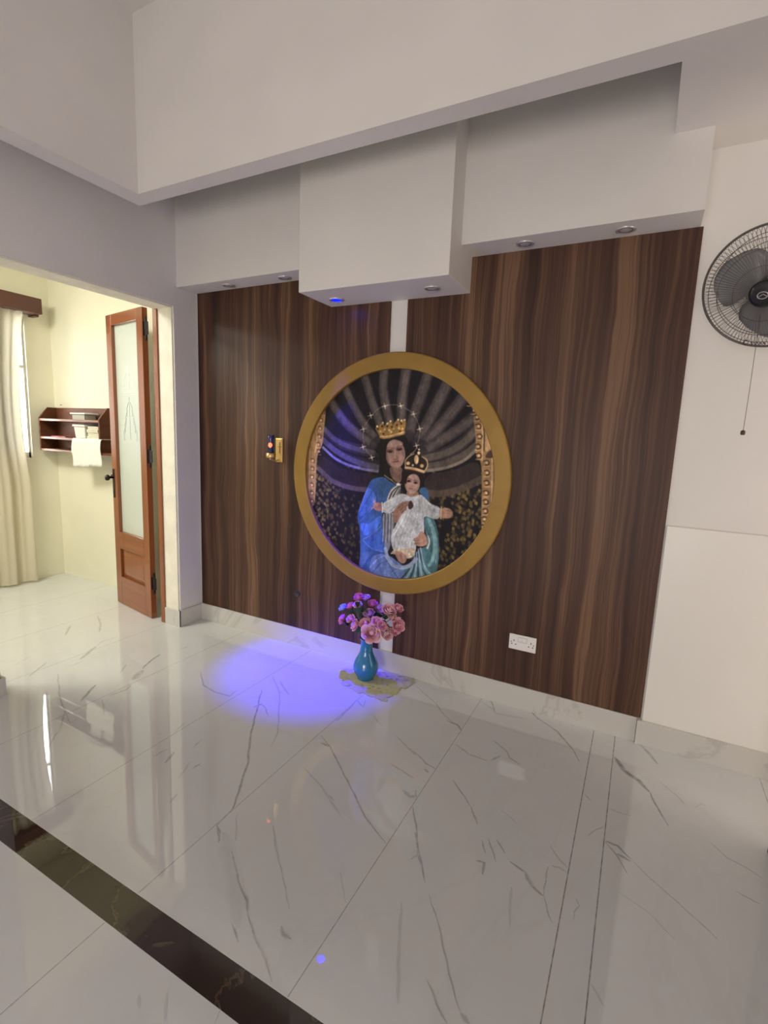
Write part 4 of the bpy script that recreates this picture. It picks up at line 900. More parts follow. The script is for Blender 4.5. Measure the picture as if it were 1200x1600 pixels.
# ------------------------------------------------------------------ walnut panels
PT = 0.010
M_knot = mat('dark_grommet', (0.02, 0.012, 0.01), 0.5)
o = obj('wood_panel', boxes((-2.945, -1.384, YW - PT, YW - 0.0005, 0.131, 2.427)), M_walnut_l)
tag(o, 'dark walnut wall panel left of the white centre strip, behind the small candle sconce', 'wall panel')
o = obj('wood_panel', boxes((-1.277, 0.122, YW - PT, YW - 0.0005, 0.131, 2.427)), M_walnut_r)
tag(o, 'dark walnut wall panel right of the white centre strip, carrying the white power socket', 'wall panel')
bm = bmesh.new(); lathe(bm, [(0.024, 0), (0.024, 0.004), (0.020, 0.006), (0.017, 0.004), (0.016, 0.0015), (0.001, 0.0015)], 24, (-2.024, YW - PT, 0.377), Matrix.Rotation(R(90), 3, 'X'))
tag(obj('cable_grommet', bm, M_knot, smooth=True), 'small round dark cable hole cover low on the left walnut panel', 'grommet')

# ------------------------------------------------------------------ downlights
M_ring = mat('downlight_ring', (0.62, 0.60, 0.62), 0.3, 0.6)
M_lens = mat('unlit_lens', (0.45, 0.44, 0.46), 0.15)
M_cup = mat('downlight_cup', (0.30, 0.29, 0.30), 0.25, 0.8)
M_blue = mat('blue_led_lens', (0.0, 0.0, 0.4), 0.3); _b = NT(M_blue).b
_b.inputs['Emission Color'].default_value = (0.0, 0.001, 1.0, 1); _b.inputs['Emission Strength'].default_value = 22.0
def downlight(x, y, z, label, lens, r=0.042):
    t = thing('downlight', label, 'downlight', (x, y, z), 'recessed downlights in the white boxed soffits')
    bm = bmesh.new(); lathe(bm, [(r, 0.0), (r, -0.004), (r - 0.004, -0.0065), (r - 0.010, -0.0065), (r - 0.013, -0.002), (r - 0.013, 0.0)], 32, cap0=False, cap1=False)
    obj('trim_ring', bm, M_ring, t, smooth=True)
    bm = bmesh.new(); lathe(bm, [(r - 0.012, -0.0045), (r - 0.022, -0.001), (r - 0.026, -0.0005)], 24, cap0=False, cap1=False); obj('reflector', bm, M_cup, t, smooth=True)
    bm = bmesh.new(); lathe(bm, [(0.0005, -0.006), ((r - 0.014) * 0.6, -0.0055), (r - 0.0135, -0.003), (r - 0.013, -0.0005)], 24, cap0=True, cap1=False); obj('lens', bm, lens, t, smooth=True)
downlight(-1.671, 2.525, 2.247, 'lit blue downlight under the projecting white box, above the round picture', M_blue, 0.044)
downlight(-1.067, 2.505, 2.247, 'unlit round downlight at the right end of the underside of the projecting white box', M_lens)
downlight(-0.62, 2.575, 2.428, 'unlit downlight in the right soffit, the one nearer the projecting box', M_lens)
downlight(-0.18, 2.575, 2.428, 'unlit downlight in the right soffit, the one nearer the wall fan', M_lens)
downlight(-2.57, 2.585, 2.428, 'unlit downlight in the left soffit, the one nearer the doorway pier', M_lens)
downlight(-2.10, 2.585, 2.428, 'unlit downlight in the left soffit, the one beside the projecting box', M_lens)

# ------------------------------------------------------------------ round picture
CX, CZ = -1.3275, 1.2415
def paint_print(N=500, half=0.632):
    """flat artwork painted in code; returns linear RGB grid sampled on N x N points, mm coordinates from the centre"""
    K = 2; n = N * K
    ax = (np.arange(n) + 0.5) / n * 2 * half * 1000 - half * 1000
    px = 2 * half * 1000 / n
    img = np.zeros((n, n, 3), np.float32); img[:] = (24, 20, 25)
    def win(x0, x1, z0, z1):
        i0 = max(0, int((x0 + half * 1000) / px) - 1); i1 = min(n, int((x1 + half * 1000) / px) + 2)
        j0 = max(0, int((z0 + half * 1000) / px) - 1); j1 = min(n, int((z1 + half * 1000) / px) + 2)
        return i0, i1, j0, j1
    def blend(i0, i1, j0, j1, mask, col, a):
        s_ = img[j0:j1, i0:i1]; k = (mask * a)[..., None]; s_ *= (1 - k); s_ += k * np.array(col, np.float32)
    def poly(P, col, a):
        P = np.array(P, float)
        i0, i1, j0, j1 = win(P[:, 0].min(), P[:, 0].max(), P[:, 1].min(), P[:, 1].max())
        if i1 <= i0 or j1 <= j0: return
        X, Z = np.meshgrid(ax[i0:i1], ax[j0:j1]); ins = np.zeros(X.shape, bool)
        for (xa, za), (xb, zb) in zip(P, np.roll(P, -1, 0)):
            if za == zb: continue
            ins ^= ((za > Z) != (zb > Z)) & (X < (xb - xa) * (Z - za) / (zb - za) + xa)
        blend(i0, i1, j0, j1, ins.astype(np.float32), col, a)
    def stroke(P, wd, col, a):
        P = np.array(P, float); h = wd / 2
        i0, i1, j0, j1 = win(P[:, 0].min() - h, P[:, 0].max() + h, P[:, 1].min() - h, P[:, 1].max() + h)
        if i1 <= i0 or j1 <= j0: return
        X, Z = np.meshgrid(ax[i0:i1], ax[j0:j1]); D = np.full(X.shape, 1e9)
        for p, q in zip(P, P[1:]):
            d = q - p; L = max(1e-6, d @ d); t = np.clip(((X - p[0]) * d[0] + (Z - p[1]) * d[1]) / L, 0, 1)
            D = np.minimum(D, np.hypot(X - p[0] - t * d[0], Z - p[1] - t * d[1]))
        blend(i0, i1, j0, j1, np.clip((h - D) / max(px * 1.5, h * 0.3) + 0.3, 0, 1).astype(np.float32), col, a)
    def chaikin(P, closed=True, it=2):
        P = [np.array(p, float) for p in P]
        for _ in range(it):
            Q = [] if closed else [P[0]]
            rng = range(len(P)) if closed else range(len(P) - 1)
            for i in rng:
                a_, b_ = P[i], P[(i + 1) % len(P)]; Q += [a_ * .75 + b_ * .25, a_ * .25 + b_ * .75]
            if not closed: Q.append(P[-1])
            P = Q
        return P
    rnd = random.Random(7)
    for i in range(1500):              # mosaic wall behind the figures
        x = rnd.uniform(-560, 560); z = rnd.uniform(-620, 60)
        e_ = min(1, max(0.0, abs(x + 20) - 190) / 300)
        if rnd.random() > 0.25 + 0.75 * e_: continue
        b_ = rnd.uniform(0.3, 1.0) * (0.45 + 0.55 * e_)
        c_ = (22 + 112 * b_, 19 + 94 * b_, 20 + 42 * b_)
        poly([(x - 11, z - 4), (x - 5, z + 13), (x + 9, z + 7), (x + 6, z - 12)], c_, 0.85)
    for kind, col, a, k, flat in PRINT:
        g_ = sum(col) / 3; col = [g_ + (q_ - g_) * 0.78 for q_ in col]
        P = [(flat[i], flat[i + 1]) for i in range(0, len(flat), 2)]
        if kind == 'p': poly(chaikin(P) if k else P, col, a)
        else: stroke(chaikin(P, False) if len(P) > 2 else P, k, col, a)
    img = img.reshape(N, K, N, K, 3).mean((1, 3))
    nr = np.random.RandomState(5); shade = np.zeros((N, N))
    for cells, amp in ((14, 0.10), (34, 0.12), (90, 0.10), (200, 0.07)):   # mottled brushwork
        g_ = nr.rand(cells + 2, int(cells * 1.6) + 2) - 0.5
        yi = np.linspace(0, cells, N); xi = np.linspace(0, int(cells * 1.6), N)
        y0 = yi.astype(int); x0 = xi.astype(int); fy = (yi - y0)[:, None]; fx = (xi - x0)[None, :]
        fy = fy * fy * (3 - 2 * fy); fx = fx * fx * (3 - 2 * fx)
        shade += 2 * amp * ((g_[y0][:, x0] * (1 - fx) + g_[y0][:, x0 + 1] * fx) * (1 - fy) + (g_[y0 + 1][:, x0] * (1 - fx) + g_[y0 + 1][:, x0 + 1] * fx) * fy)
    img = img * (1 + shade[..., None])
    for _ in range(2):                 # soften brush edges a little
        p_ = np.pad(img, ((1, 1), (1, 1), (0, 0)), 'edge'); img = img * .5 + .125 * (p_[:-2, 1:-1] + p_[2:, 1:-1] + p_[1:-1, :-2] + p_[1:-1, 2:])
    lin = (img / 255.0); lin = np.where(lin < 0.04045, lin / 12.92, ((lin + 0.055) / 1.055) ** 2.4)
    return lin
def build_picture():
    t = thing('round_picture', 'large round gold-framed picture of a crowned woman in blue holding a crowned child', 'picture', (CX, YW - PT, CZ))
    N = 500; half = 0.632; lin = np.clip(paint_print(N, half) * PRINT_GAIN, 0, 1)
    r = 0.628
    g = (np.arange(N) + 0.5) / N * 2 * half - half
    X, Z = np.meshgrid(g, g); inside = np.hypot(X, Z) < r
    idx = -np.ones((N, N), int); idx[inside] = np.arange(inside.sum())
    verts = np.stack([X[inside], np.full(inside.sum(), -0.006), Z[inside]], 1)
    a, b, c_, d = idx[:-1, :-1], idx[:-1, 1:], idx[1:, 1:], idx[1:, :-1]
    ok = (a >= 0) & (b >= 0) & (c_ >= 0) & (d >= 0)
    faces = np.stack([a[ok], b[ok], c_[ok], d[ok]], 1)
    me = bpy.data.meshes.new('print'); me.vertices.add(len(verts)); me.vertices.foreach_set('co', verts.astype(np.float32).ravel())
    nf = len(faces); me.loops.add(nf * 4); me.polygons.add(nf)
    me.loops.foreach_set('vertex_index', faces.astype(np.int32).ravel())
    me.polygons.foreach_set('loop_start', (np.arange(nf) * 4).astype(np.int32))
    me.update(calc_edges=True)
    ca = me.color_attributes.new('artwork', 'FLOAT_COLOR', 'POINT')
    rgba = np.ones((len(verts), 4), np.float32); rgba[:, :3] = lin[inside]
    ca.data.foreach_set('color', rgba.ravel())
    pm = mat('printed_canvas', (0.5, 0.5, 0.5), 0.5, Specular_IOR_Level=0.18); n = NT(pm); at = n.new('ShaderNodeAttribute', attribute_name='artwork'); n.l(at.outputs['Color'], n.b.inputs['Base Color'])
    p = link('print', me, pm, t); tag(p, 'photographic print of the statue in a dark shell niche')
    bm = bmesh.new(); M = Matrix.Rotation(R(90), 3, 'X')      # ring, axis to -y
    lathe(bm, [(0.624, 0.001), (0.626, 0.026), (0.630, 0.029), (0.712, 0.029), (0.718, 0.026), (0.7185, 0.001)], 128, M=M, cap0=False, cap1=False)
    f = obj('frame', bm, M_gold, t, smooth=False)
build_picture()
# ------------------------------------------------------------------ candle sconce on the left panel
M_blueglass = mat('blue_glass', (0.02, 0.03, 0.14), 0.08, Transmission_Weight=0.35)
M_flame = mat('red_lamp', (0.9, 0.1, 0.05), 0.3); _b = NT(M_flame).b
_b.inputs['Emission Color'].default_value = (1.0, 0.09, 0.03, 1); _b.inputs['Emission Strength'].default_value = 4.5
def build_sconce():
    y0 = YW - PT
    t = thing('candle_sconce', 'small brass wall sconce with dark blue glass holder and red glowing light', 'sconce', (-2.185, y0, 1.355))
    bm = boxes((-0.032, 0.026, -0.008, 0, -0.080, 0.080), (-0.028, 0.022, -0.012, -0.008, -0.076, 0.076))
    obj('back_plate', bm, M_brass, t, bevel=0.002)
    bm = boxes((0.003, 0.011, -0.016, -0.012, -0.02, 0.055), (-0.006, 0.020, -0.016, -0.012, 0.020, 0.028))
    obj('emblem', bm, mat('dark_brass', (0.35, 0.2, 0.08), 0.4, 0.8), t, bevel=0.001)
    bm = bmesh.new(); tube(bm, [(-0.004, -0.010, -0.064), (-0.006, -0.03, -0.070), (-0.010, -0.055, -0.068), (-0.012, -0.074, -0.056)], 0.005); obj('arm', bm, M_brass, t, smooth=True)
    bm = bmesh.new(); lathe(bm, [(0.006, -0.064), (0.012, -0.060), (0.010, -0.052), (0.030, -0.048), (0.032, -0.044), (0.032, -0.020), (0.029, -0.018)], 28, (-0.012, -0.078, 0)); obj('cup', bm, M_brass, t, smooth=True)
    bm = bmesh.new(); lathe(bm, [(0.018, -0.018), (0.020, -0.010), (0.020, 0.045), (0.021, 0.075), (0.023, 0.100), (0.021, 0.100), (0.018, 0.070), (0.017, -0.010)], 28, (-0.012, -0.078, 0)); obj('glass_holder', bm, M_blueglass, t, smooth=True)
    bm = bmesh.new(); lathe(bm, [(0.002, 0.016), (0.010, 0.020), (0.0145, 0.034), (0.011, 0.048), (0.002, 0.053)], 20, (-0.008, -0.088, 0)); tag(obj('light', bm, M_flame, t, smooth=True), 'glowing red light')
build_sconce()

# ------------------------------------------------------------------ double socket
def build_socket():
    t = thing('power_socket', 'white double power socket low on the right walnut panel', 'socket', (-0.484, YW - PT, 0.385))
    obj('face_plate', boxes((-0.073, 0.073, -0.009, 0, -0.043, 0.043)), M_plastic, t, bevel=0.003)
    for x in (-0.012, 0.012):
        obj('rocker_switch', boxes((x - 0.008, x + 0.008, -0.012, -0.009, 0.006, 0.030)), M_plastic, t, bevel=0.001)
    bm = bmesh.new(); tube(bm, [(0.0235, -0.0092, 0.005), (-0.0235, -0.0092, 0.005), (-0.0235, -0.0092, 0.031), (0.0235, -0.0092, 0.031)], 0.0006, 4, True); obj('switch_border', bm, M_wire, t)
    for sx in (-1, 1):
        cx = sx * 0.046
        for k, (x0, x1, z0, z1) in enumerate(((cx - 0.0022, cx + 0.0022, 0.004, 0.013), (cx - 0.0145, cx - 0.0075, -0.0145, -0.0100), (cx + 0.0075, cx + 0.0145, -0.0145, -0.0100))):
            obj('pin_slot', boxes((x0, x1, -0.0095, -0.0085, z0, z1)), M_dark, t)
    for x in (-0.060, 0.060):
        bm = bmesh.new(); lathe(bm, [(0.003, 0.0088), (0.003, 0.0098)], 12, (x, 0, -0.0), Matrix.Rotation(R(90), 3, 'X')); obj('screw', bm, M_wire, t)
build_socket()

# ------------------------------------------------------------------ doily, vase, roses
def build_doily():
    P = [(DOILY[i] / 1000, DOILY[i + 1] / 1000) for i in range(0, len(DOILY), 2)]
    def inside(x, y):
        r_ = False
        for (xa, ya), (xb, yb) in zip(P, P[1:] + P[:1]):
            if (ya > y) != (yb > y) and x < (xb - xa) * (y - ya) / (yb - ya) + xa: r_ = not r_
        return r_
    xs = [p[0] for p in P]; ys = [p[1] for p in P]
    rnd = random.Random(2)
    holes = [(rnd.uniform(min(xs), max(xs)), rnd.uniform(min(ys), max(ys)), rnd.uniform(0.006, 0.013)) for _ in range(60)]
    s_ = 0.0045; bm = bmesh.new(); vm = {}
    def v(i, j):
        if (i, j) not in vm:
            x = i * s_; y = j * s_
            vm[(i, j)] = bm.verts.new((x, y, 0.0036 + 0.0007 * math.sin(x * 70) * math.cos(y * 64)))
        return vm[(i, j)]
    for i in range(int(min(xs) / s_) - 1, int(max(xs) / s_) + 2):
        for j in range(int(min(ys) / s_) - 1, int(max(ys) / s_) + 2):
            x = (i + .5) * s_; y = (j + .5) * s_
            if not inside(x, y): continue
            if any(math.hypot(x - a, y - b) < r_ for a, b, r_ in holes) and math.hypot(x + 1.375, y - 2.497) > 0.05: continue
            bm.faces.new((v(i, j), v(i + 1, j), v(i + 1, j + 1), v(i, j + 1)))
    bm.normal_update()
    md = painted('olive_lace', (0.52, 0.50, 0.30), 0.7, 0.12, 40, 0.6, 220)
    for f in bm.faces:
        if f.normal.z < 0: f.normal_flip()
    me = bpy.data.meshes.new('doily'); bm.to_mesh(me); bm.free(); o = link('doily', me, md); so = o.modifiers.new('thick', 'SOLIDIFY'); so.thickness = 0.0015; so.offset = 0
    tag(o, 'pale olive lace doily with ragged leafy edge spread on the marble floor under the vase', 'doily')
build_doily()
VX, VY = -1.375, 2.497
def build_vase():
    M_v = mat('teal_blue_glaze', (0.010, 0.17, 0.36), 0.18, coat=0.6)
    bm = bmesh.new()
    lathe(bm, [(0.040, 0.0), (0.050, 0.002), (0.048, 0.010), (0.058, 0.022), (0.072, 0.045), (0.0785, 0.072), (0.076, 0.096), (0.066, 0.122), (0.052, 0.146), (0.041, 0.172), (0.036, 0.205), (0.0355, 0.238), (0.040, 0.256), (0.044, 0.262), (0.041, 0.262), (0.033, 0.238), (0.033, 0.170), (0.045, 0.13), (0.06, 0.09), (0.05, 0.03), (0.01, 0.012)], 48, (VX, VY, 0.004))
    tag(obj('vase', bm, M_v, smooth=True), 'glossy teal blue bottle-shaped vase standing on the lace doily', 'vase')
build_vase()
def petal_mat(name, a, b):
    m_ = mat(name, a, 0.6); n = NT(m_); at = n.new('ShaderNodeAttribute', attribute_name='tip')
    r = n.ramp(at.outputs['Fac'], [(0.1, b), (0.8, a)]); n.l(r.outputs[0], n.b.inputs['Base Color'])
    n.b.inputs['Subsurface Weight'].default_value = 0.0
    return m_
M_pinks = {'pink': petal_mat('pink_petals', (0.90, 0.50, 0.60), (0.78, 0.28, 0.40)), 'peach': petal_mat('peach_petals', (0.92, 0.62, 0.62), (0.84, 0.38, 0.40)),
           'hot': petal_mat('magenta_petals', (0.82, 0.26, 0.50), (0.66, 0.10, 0.30)), 'lilac': petal_mat('lilac_lit_petals', (0.70, 0.40, 0.72), (0.52, 0.22, 0.58)), 'pale': petal_mat('pale_blue_lit_petals', (0.48, 0.58, 0.80), (0.25, 0.35, 0.7))}  # lilac and pale blue: tint of the blue light put into the petal colour
M_stem = mat('dark_green_stem', (0.025, 0.07, 0.03), 0.5); M_leaf = painted('dark_green_leaf', (0.02, 0.055, 0.028), 0.45, 0.2, 60)
def bloom_mesh(r, seed, openness):
    rnd = random.Random(seed); bm = bmesh.new(); lay = bm.verts.layers.float.new('tip')
    layers = [(3, 0.16, 1.05, 0.0), (4, 0.32, 1.02, 0.1), (4, 0.50, 0.98, 0.25), (5, 0.68, 0.90, 0.45), (5, 0.86, 0.78, 0.7), (6, 1.0, 0.60, 0.9)]
    for li, (cnt, rad, ht, op) in enumerate(layers):
        for k in range(cnt):
            a0 = 2 * PI * (k + rnd.uniform(-.12, .12)) / cnt + li * 0.7; hw = PI / cnt * 1.25; grid = []
            kr = rnd.uniform(0.9, 1.1)
            for j in range(6):
                v_ = j / 5; row = []
                for i in range(7):
                    u = i / 6 * 2 - 1
                    wdt = math.sin(min(1, v_ * 1.15 + 0.12) * PI * 0.5) * (1 - 0.42 * max(0, v_ - 0.65) / 0.35 * abs(u) ** 2)
                    a = a0 + hw * u * wdt
                    rr = r * rad * kr * (0.25 + 0.75 * math.sin(v_ * PI / 2) ** 0.8) * (1 + 0.22 * op * openness * v_ ** 4) * (1 - 0.10 * abs(u))
                    zz = r * ht * (v_ ** 0.9) * (1 - 0.12 * u * u) - (r * 0.34 * op * openness * v_ ** 5) + r * 0.04 * math.sin(5 * u + k)
                    vv = bm.verts.new((rr * math.cos(a), rr * math.sin(a), zz - 0.35 * r)); vv[lay] = min(1, 0.15 + v_ * 0.6 + 0.06 * li); row.append(vv)
                grid.append(row)
            for j in range(5):
                for i in range(6): bm.faces.new((grid[j][i], grid[j][i + 1], grid[j + 1][i + 1], grid[j + 1][i]))
    k0 = len(bm.verts); lathe(bm, [(0.02 * r, -0.3 * r), (0.26 * r, -0.05 * r), (0.27 * r, 0.25 * r), (0.17 * r, 0.48 * r), (0.02 * r, 0.54 * r)], 10)
    bm.verts.ensure_lookup_table()
    for vv in bm.verts[k0:]: vv[lay] = 0.45 + 0.3 * rnd.random()
    me = bpy.data.meshes.new('bloom'); bm.to_mesh(me); bm.free(); return me
def leaf_bm(bm, base, tip, wd):
    base = Vector(base); tip = Vector(tip); d = tip - base; s_ = d.cross(Vector((0.2, 1, 0.3))).normalized(); nrm = d.cross(s_).normalized(); rows_ = []
    for j in range(7):
        t_ = j / 6; k = wd * math.sin(PI * min(1, t_ * 0.93 + 0.04)) ** 0.8; c_ = base + d * t_ + nrm * (0.12 * d.length * math.sin(PI * t_))
        rows_.append([bm.verts.new(c_ - s_ * k + nrm * k * .25), bm.verts.new(c_), bm.verts.new(c_ + s_ * k + nrm * k * .25)])
    for a, b in zip(rows_, rows_[1:]):
        for i in range(2): bm.faces.new((a[i], a[i + 1], b[i + 1], b[i]))
def build_roses():
    for q, (x, y, z, r, kind, label) in enumerate(ROSES):
        t = thing('artificial_rose', label, 'rose', (VX, VY, 0.2), 'artificial roses in the teal vase')
        c = Vector((x, y, z)) - Vector((VX, VY, 0.2))
        rq = random.Random(q + 50); out = Vector((c.x + rq.uniform(-.06, .06), c.y - 0.07 + rq.uniform(-.04, .04), (c.z - 0.06) * 0.9 + rq.uniform(-.03, .06))).normalized()
        me = bloom_mesh(r, q + 11, 0.2 + 0.25 * ((q * 7) % 5) / 5)
        b = link('bloom', me, M_pinks[kind], t, smooth=True)
        b.location = c; b.rotation_euler = out.to_track_quat('Z', 'Y').to_euler()
        back = c - out * r * 0.35
        bm = bmesh.new(); s0 = Vector((c.x * 0.08, c.y * 0.08, -0.06)); s1 = Vector((c.x * 0.14, c.y * 0.14, 0.075)); mid = (s1 * 0.45 + back * 0.55) - Vector((c.x, c.y, 0)) * 0.10
        tube(bm, [s0, s1, mid, back], 0.0022, 6); obj('stem', bm, M_stem, t, smooth=True)
        rnd = random.Random(q)
        for k in range(2):
            bm = bmesh.new(); p0 = mid.lerp(back, rnd.uniform(0.2, 0.9)); a = rnd.uniform(0, 2 * PI)
            tip = p0 + Vector((math.cos(a) * 0.05, math.sin(a) * 0.04 - 0.008, rnd.uniform(-0.035, 0.03)))
            leaf_bm(bm, p0, tip, 0.018); obj('leaf', bm, M_leaf, t, smooth=True)
build_roses()

# ------------------------------------------------------------------ wall fan
def build_fan():
    FC = Vector(FAN_C)
    t = thing('wall_fan', 'grey and black caged wall fan on the white wall right of the walnut panel', 'fan', (0.34, YW, 2.0))
    nrm = Vector(FAN_N).normalized(); q = nrm.to_track_quat('Z', 'Y').to_matrix()
    def place(v): return q @ Vector(v) + FC - Vector((0.34, YW, 2.0))
    RG = FAN_R
    def cage(name, zs, flip, hubr):
        bm = bmesh.new()
        n = 96; prof = [(hubr, zs[0]), (RG * 0.45, zs[1]), (RG * 0.75, zs[2]), (RG * 0.93, zs[3]), (RG, 0)]
        for k in range(n):
            a = 2 * PI * k / n; sw = 0.16 * flip
            tube(bm, [place((r_ * math.cos(a + sw * (r_ / RG)), r_ * math.sin(a + sw * (r_ / RG)), z_)) for r_, z_ in prof], 0.00085, 4)
        for r_, z_ in ((RG * 0.45, zs[1]), (RG * 0.70, zs[2] * 1.05), (RG * 0.85, (zs[2] + zs[3]) / 2 * 1.03)):
            tube(bm, [place((r_ * math.cos(a_), r_ * math.sin(a_), z_)) for a_ in [2 * PI * i / 72 for i in range(72)]], 0.0013, 5, True)
        return obj(name, bm, M_wire, t)
    cage('front_guard', (0.068, 0.066, 0.055, 0.030), 1, 0.045)
    cage('rear_guard', (-0.060, -0.060, -0.050, -0.028), -1, 0.05)
    bm = bmesh.new(); tube(bm, [place((RG * math.cos(a_), RG * math.sin(a_), 0)) for a_ in [2 * PI * i / 96 for i in range(96)]], 0.0045, 8, True); obj('guard_rim', bm, M_wire, t, smooth=True)
    bm = bmesh.new(); M4 = q.copy(); lathe(bm, [(0.047, 0.060), (0.048, 0.068), (0.043, 0.076), (0.030, 0.080), (0.005, 0.081)], 32, FC - Vector((0.34, YW, 2.0)), M4); obj('hub_badge', bm, M_black, t, smooth=True)
    bm = bmesh.new()
    tube(bm, [place((0.016 * math.cos(a_), 0.012 * math.sin(a_), 0.082)) for a_ in [2 * PI * i / 20 for i in range(20)]], 0.002, 6, True)
    tube(bm, [place((-0.010, -0.002, 0.083)), place((0.002, 0.004, 0.083)), place((0.012, -0.004, 0.083))], 0.0018, 6)
    tag(obj('emblem', bm, mat('silver_emblem', (0.5, 0.5, 0.52), 0.3, 0.6), t), 'silver emblem on the hub')
    bm = bmesh.new(); lathe(bm, [(0.030, -0.030), (0.042, -0.028), (0.043, 0.02), (0.036, 0.032), (0.008, 0.038)], 28, FC - Vector((0.34, YW, 2.0)), M4); obj('blade_hub', bm, M_black, t, smooth=True)
    for k in range(3):
        a0 = R(FAN_A) + 2 * PI * k / 3; bm = bmesh.new(); grid = []
        for j in range(10):
            v_ = j / 9; r_ = 0.036 + (RG * 0.86 - 0.036) * v_; row = []
            hw = (0.42 + 0.52 * math.sin(PI * min(1, v_ * 0.85 + 0.12)) ** 0.8) * (1 - 0.35 * max(0, v_ - 0.8) / 0.2)
            for i in range(9):
                u = i / 8 * 2 - 1; a = a0 + hw * u + 0.35 * v_ - 0.1
                rr = r_ * (1 - 0.10 * max(0, v_ - 0.6) / 0.4 * max(0, u) ** 2 - 0.05 * v_ * max(0, -u) ** 3)
                row.append(bm.verts.new(place((rr * math.cos(a), rr * math.sin(a), 0.020 * u * (0.5 + 0.5 * v_)))))
            grid.append(row)
        for j in range(9):
            for i in range(8): bm.faces.new((grid[j][i], grid[j][i + 1], grid[j + 1][i + 1], grid[j + 1][i]))
        o = obj('blade', bm, M_blade, t, smooth=True); s_ = o.modifiers.new('t', 'SOLIDIFY'); s_.thickness = 0.0025
    # lettered strip low on the front guard: only a C-like first letter and a short row of strokes can be made out
    bm = bmesh.new()
    def onr(a, r_, z): return place((r_ * math.cos(a), r_ * math.sin(a), z))
    b0 = R(FAN_T)
    tube(bm, [onr(b0 + 0.035 * math.cos(s_) * -1, RG * 0.87 + 0.009 * math.sin(s_), 0.047) for s_ in [R(50 + 26 * i) - PI / 1 for i in range(11)]], 0.0018, 5)
    pts = [onr(b0 + 0.09 + 0.028 * i, RG * 0.87 + (0.004 if i % 2 else -0.004), 0.047) for i in range(10)]
    tube(bm, pts, 0.0018, 5)
    obj('lettering', bm, M_black, t)
    # motor, neck, wall bracket
    lc = FC - Vector((0.34, YW, 2.0))
    bm = bmesh.new(); lathe(bm, [(0.030, -0.062), (0.056, -0.064), (0.062, -0.080), (0.060, -0.130), (0.048, -0.150), (0.020, -0.158)], 28, lc, M4); obj('motor_housing', bm, M_black, t, smooth=True)
    back = lc + q @ Vector((0, 0, -0.11))
    bm = bmesh.new(); tube(bm, [back + Vector((0, 0, -0.01)), back + Vector((0, 0.05, -0.02)), Vector((back.x + 0.005, -0.08, back.z)), Vector((back.x + 0.005, -0.03, back.z))], [0.026, 0.024, 0.022, 0.024], 12); obj('neck', bm, M_black, t, smooth=True)
    obj('wall_bracket', boxes((back.x - 0.045, back.x + 0.045, -0.035, 0.0, back.z - 0.06, back.z + 0.07)), M_black, t, bevel=0.006)
    bx, by, bz = CORD
    o0 = Vector((0.34, YW, 2.0))
    p1 = Vector((bx, by, bz)) - o0
    bm = bmesh.new(); tube(bm, [back + Vector((-0.01, -0.02, -0.04)), Vector((p1.x, p1.y, back.z - 0.10)), p1 + Vector((0.001, 0, 0.15)), p1], 0.0011, 5); obj('pull_cord', bm, M_wire, t)
    bm = bmesh.new(); lathe(bm, [(0.002, 0.008), (0.0075, 0.005), (0.0085, -0.006), (0.006, -0.011)], 14, p1); obj('cord_knob', bm, mat('brown_knob', (0.06, 0.035, 0.03), 0.4), t, smooth=True)
build_fan()

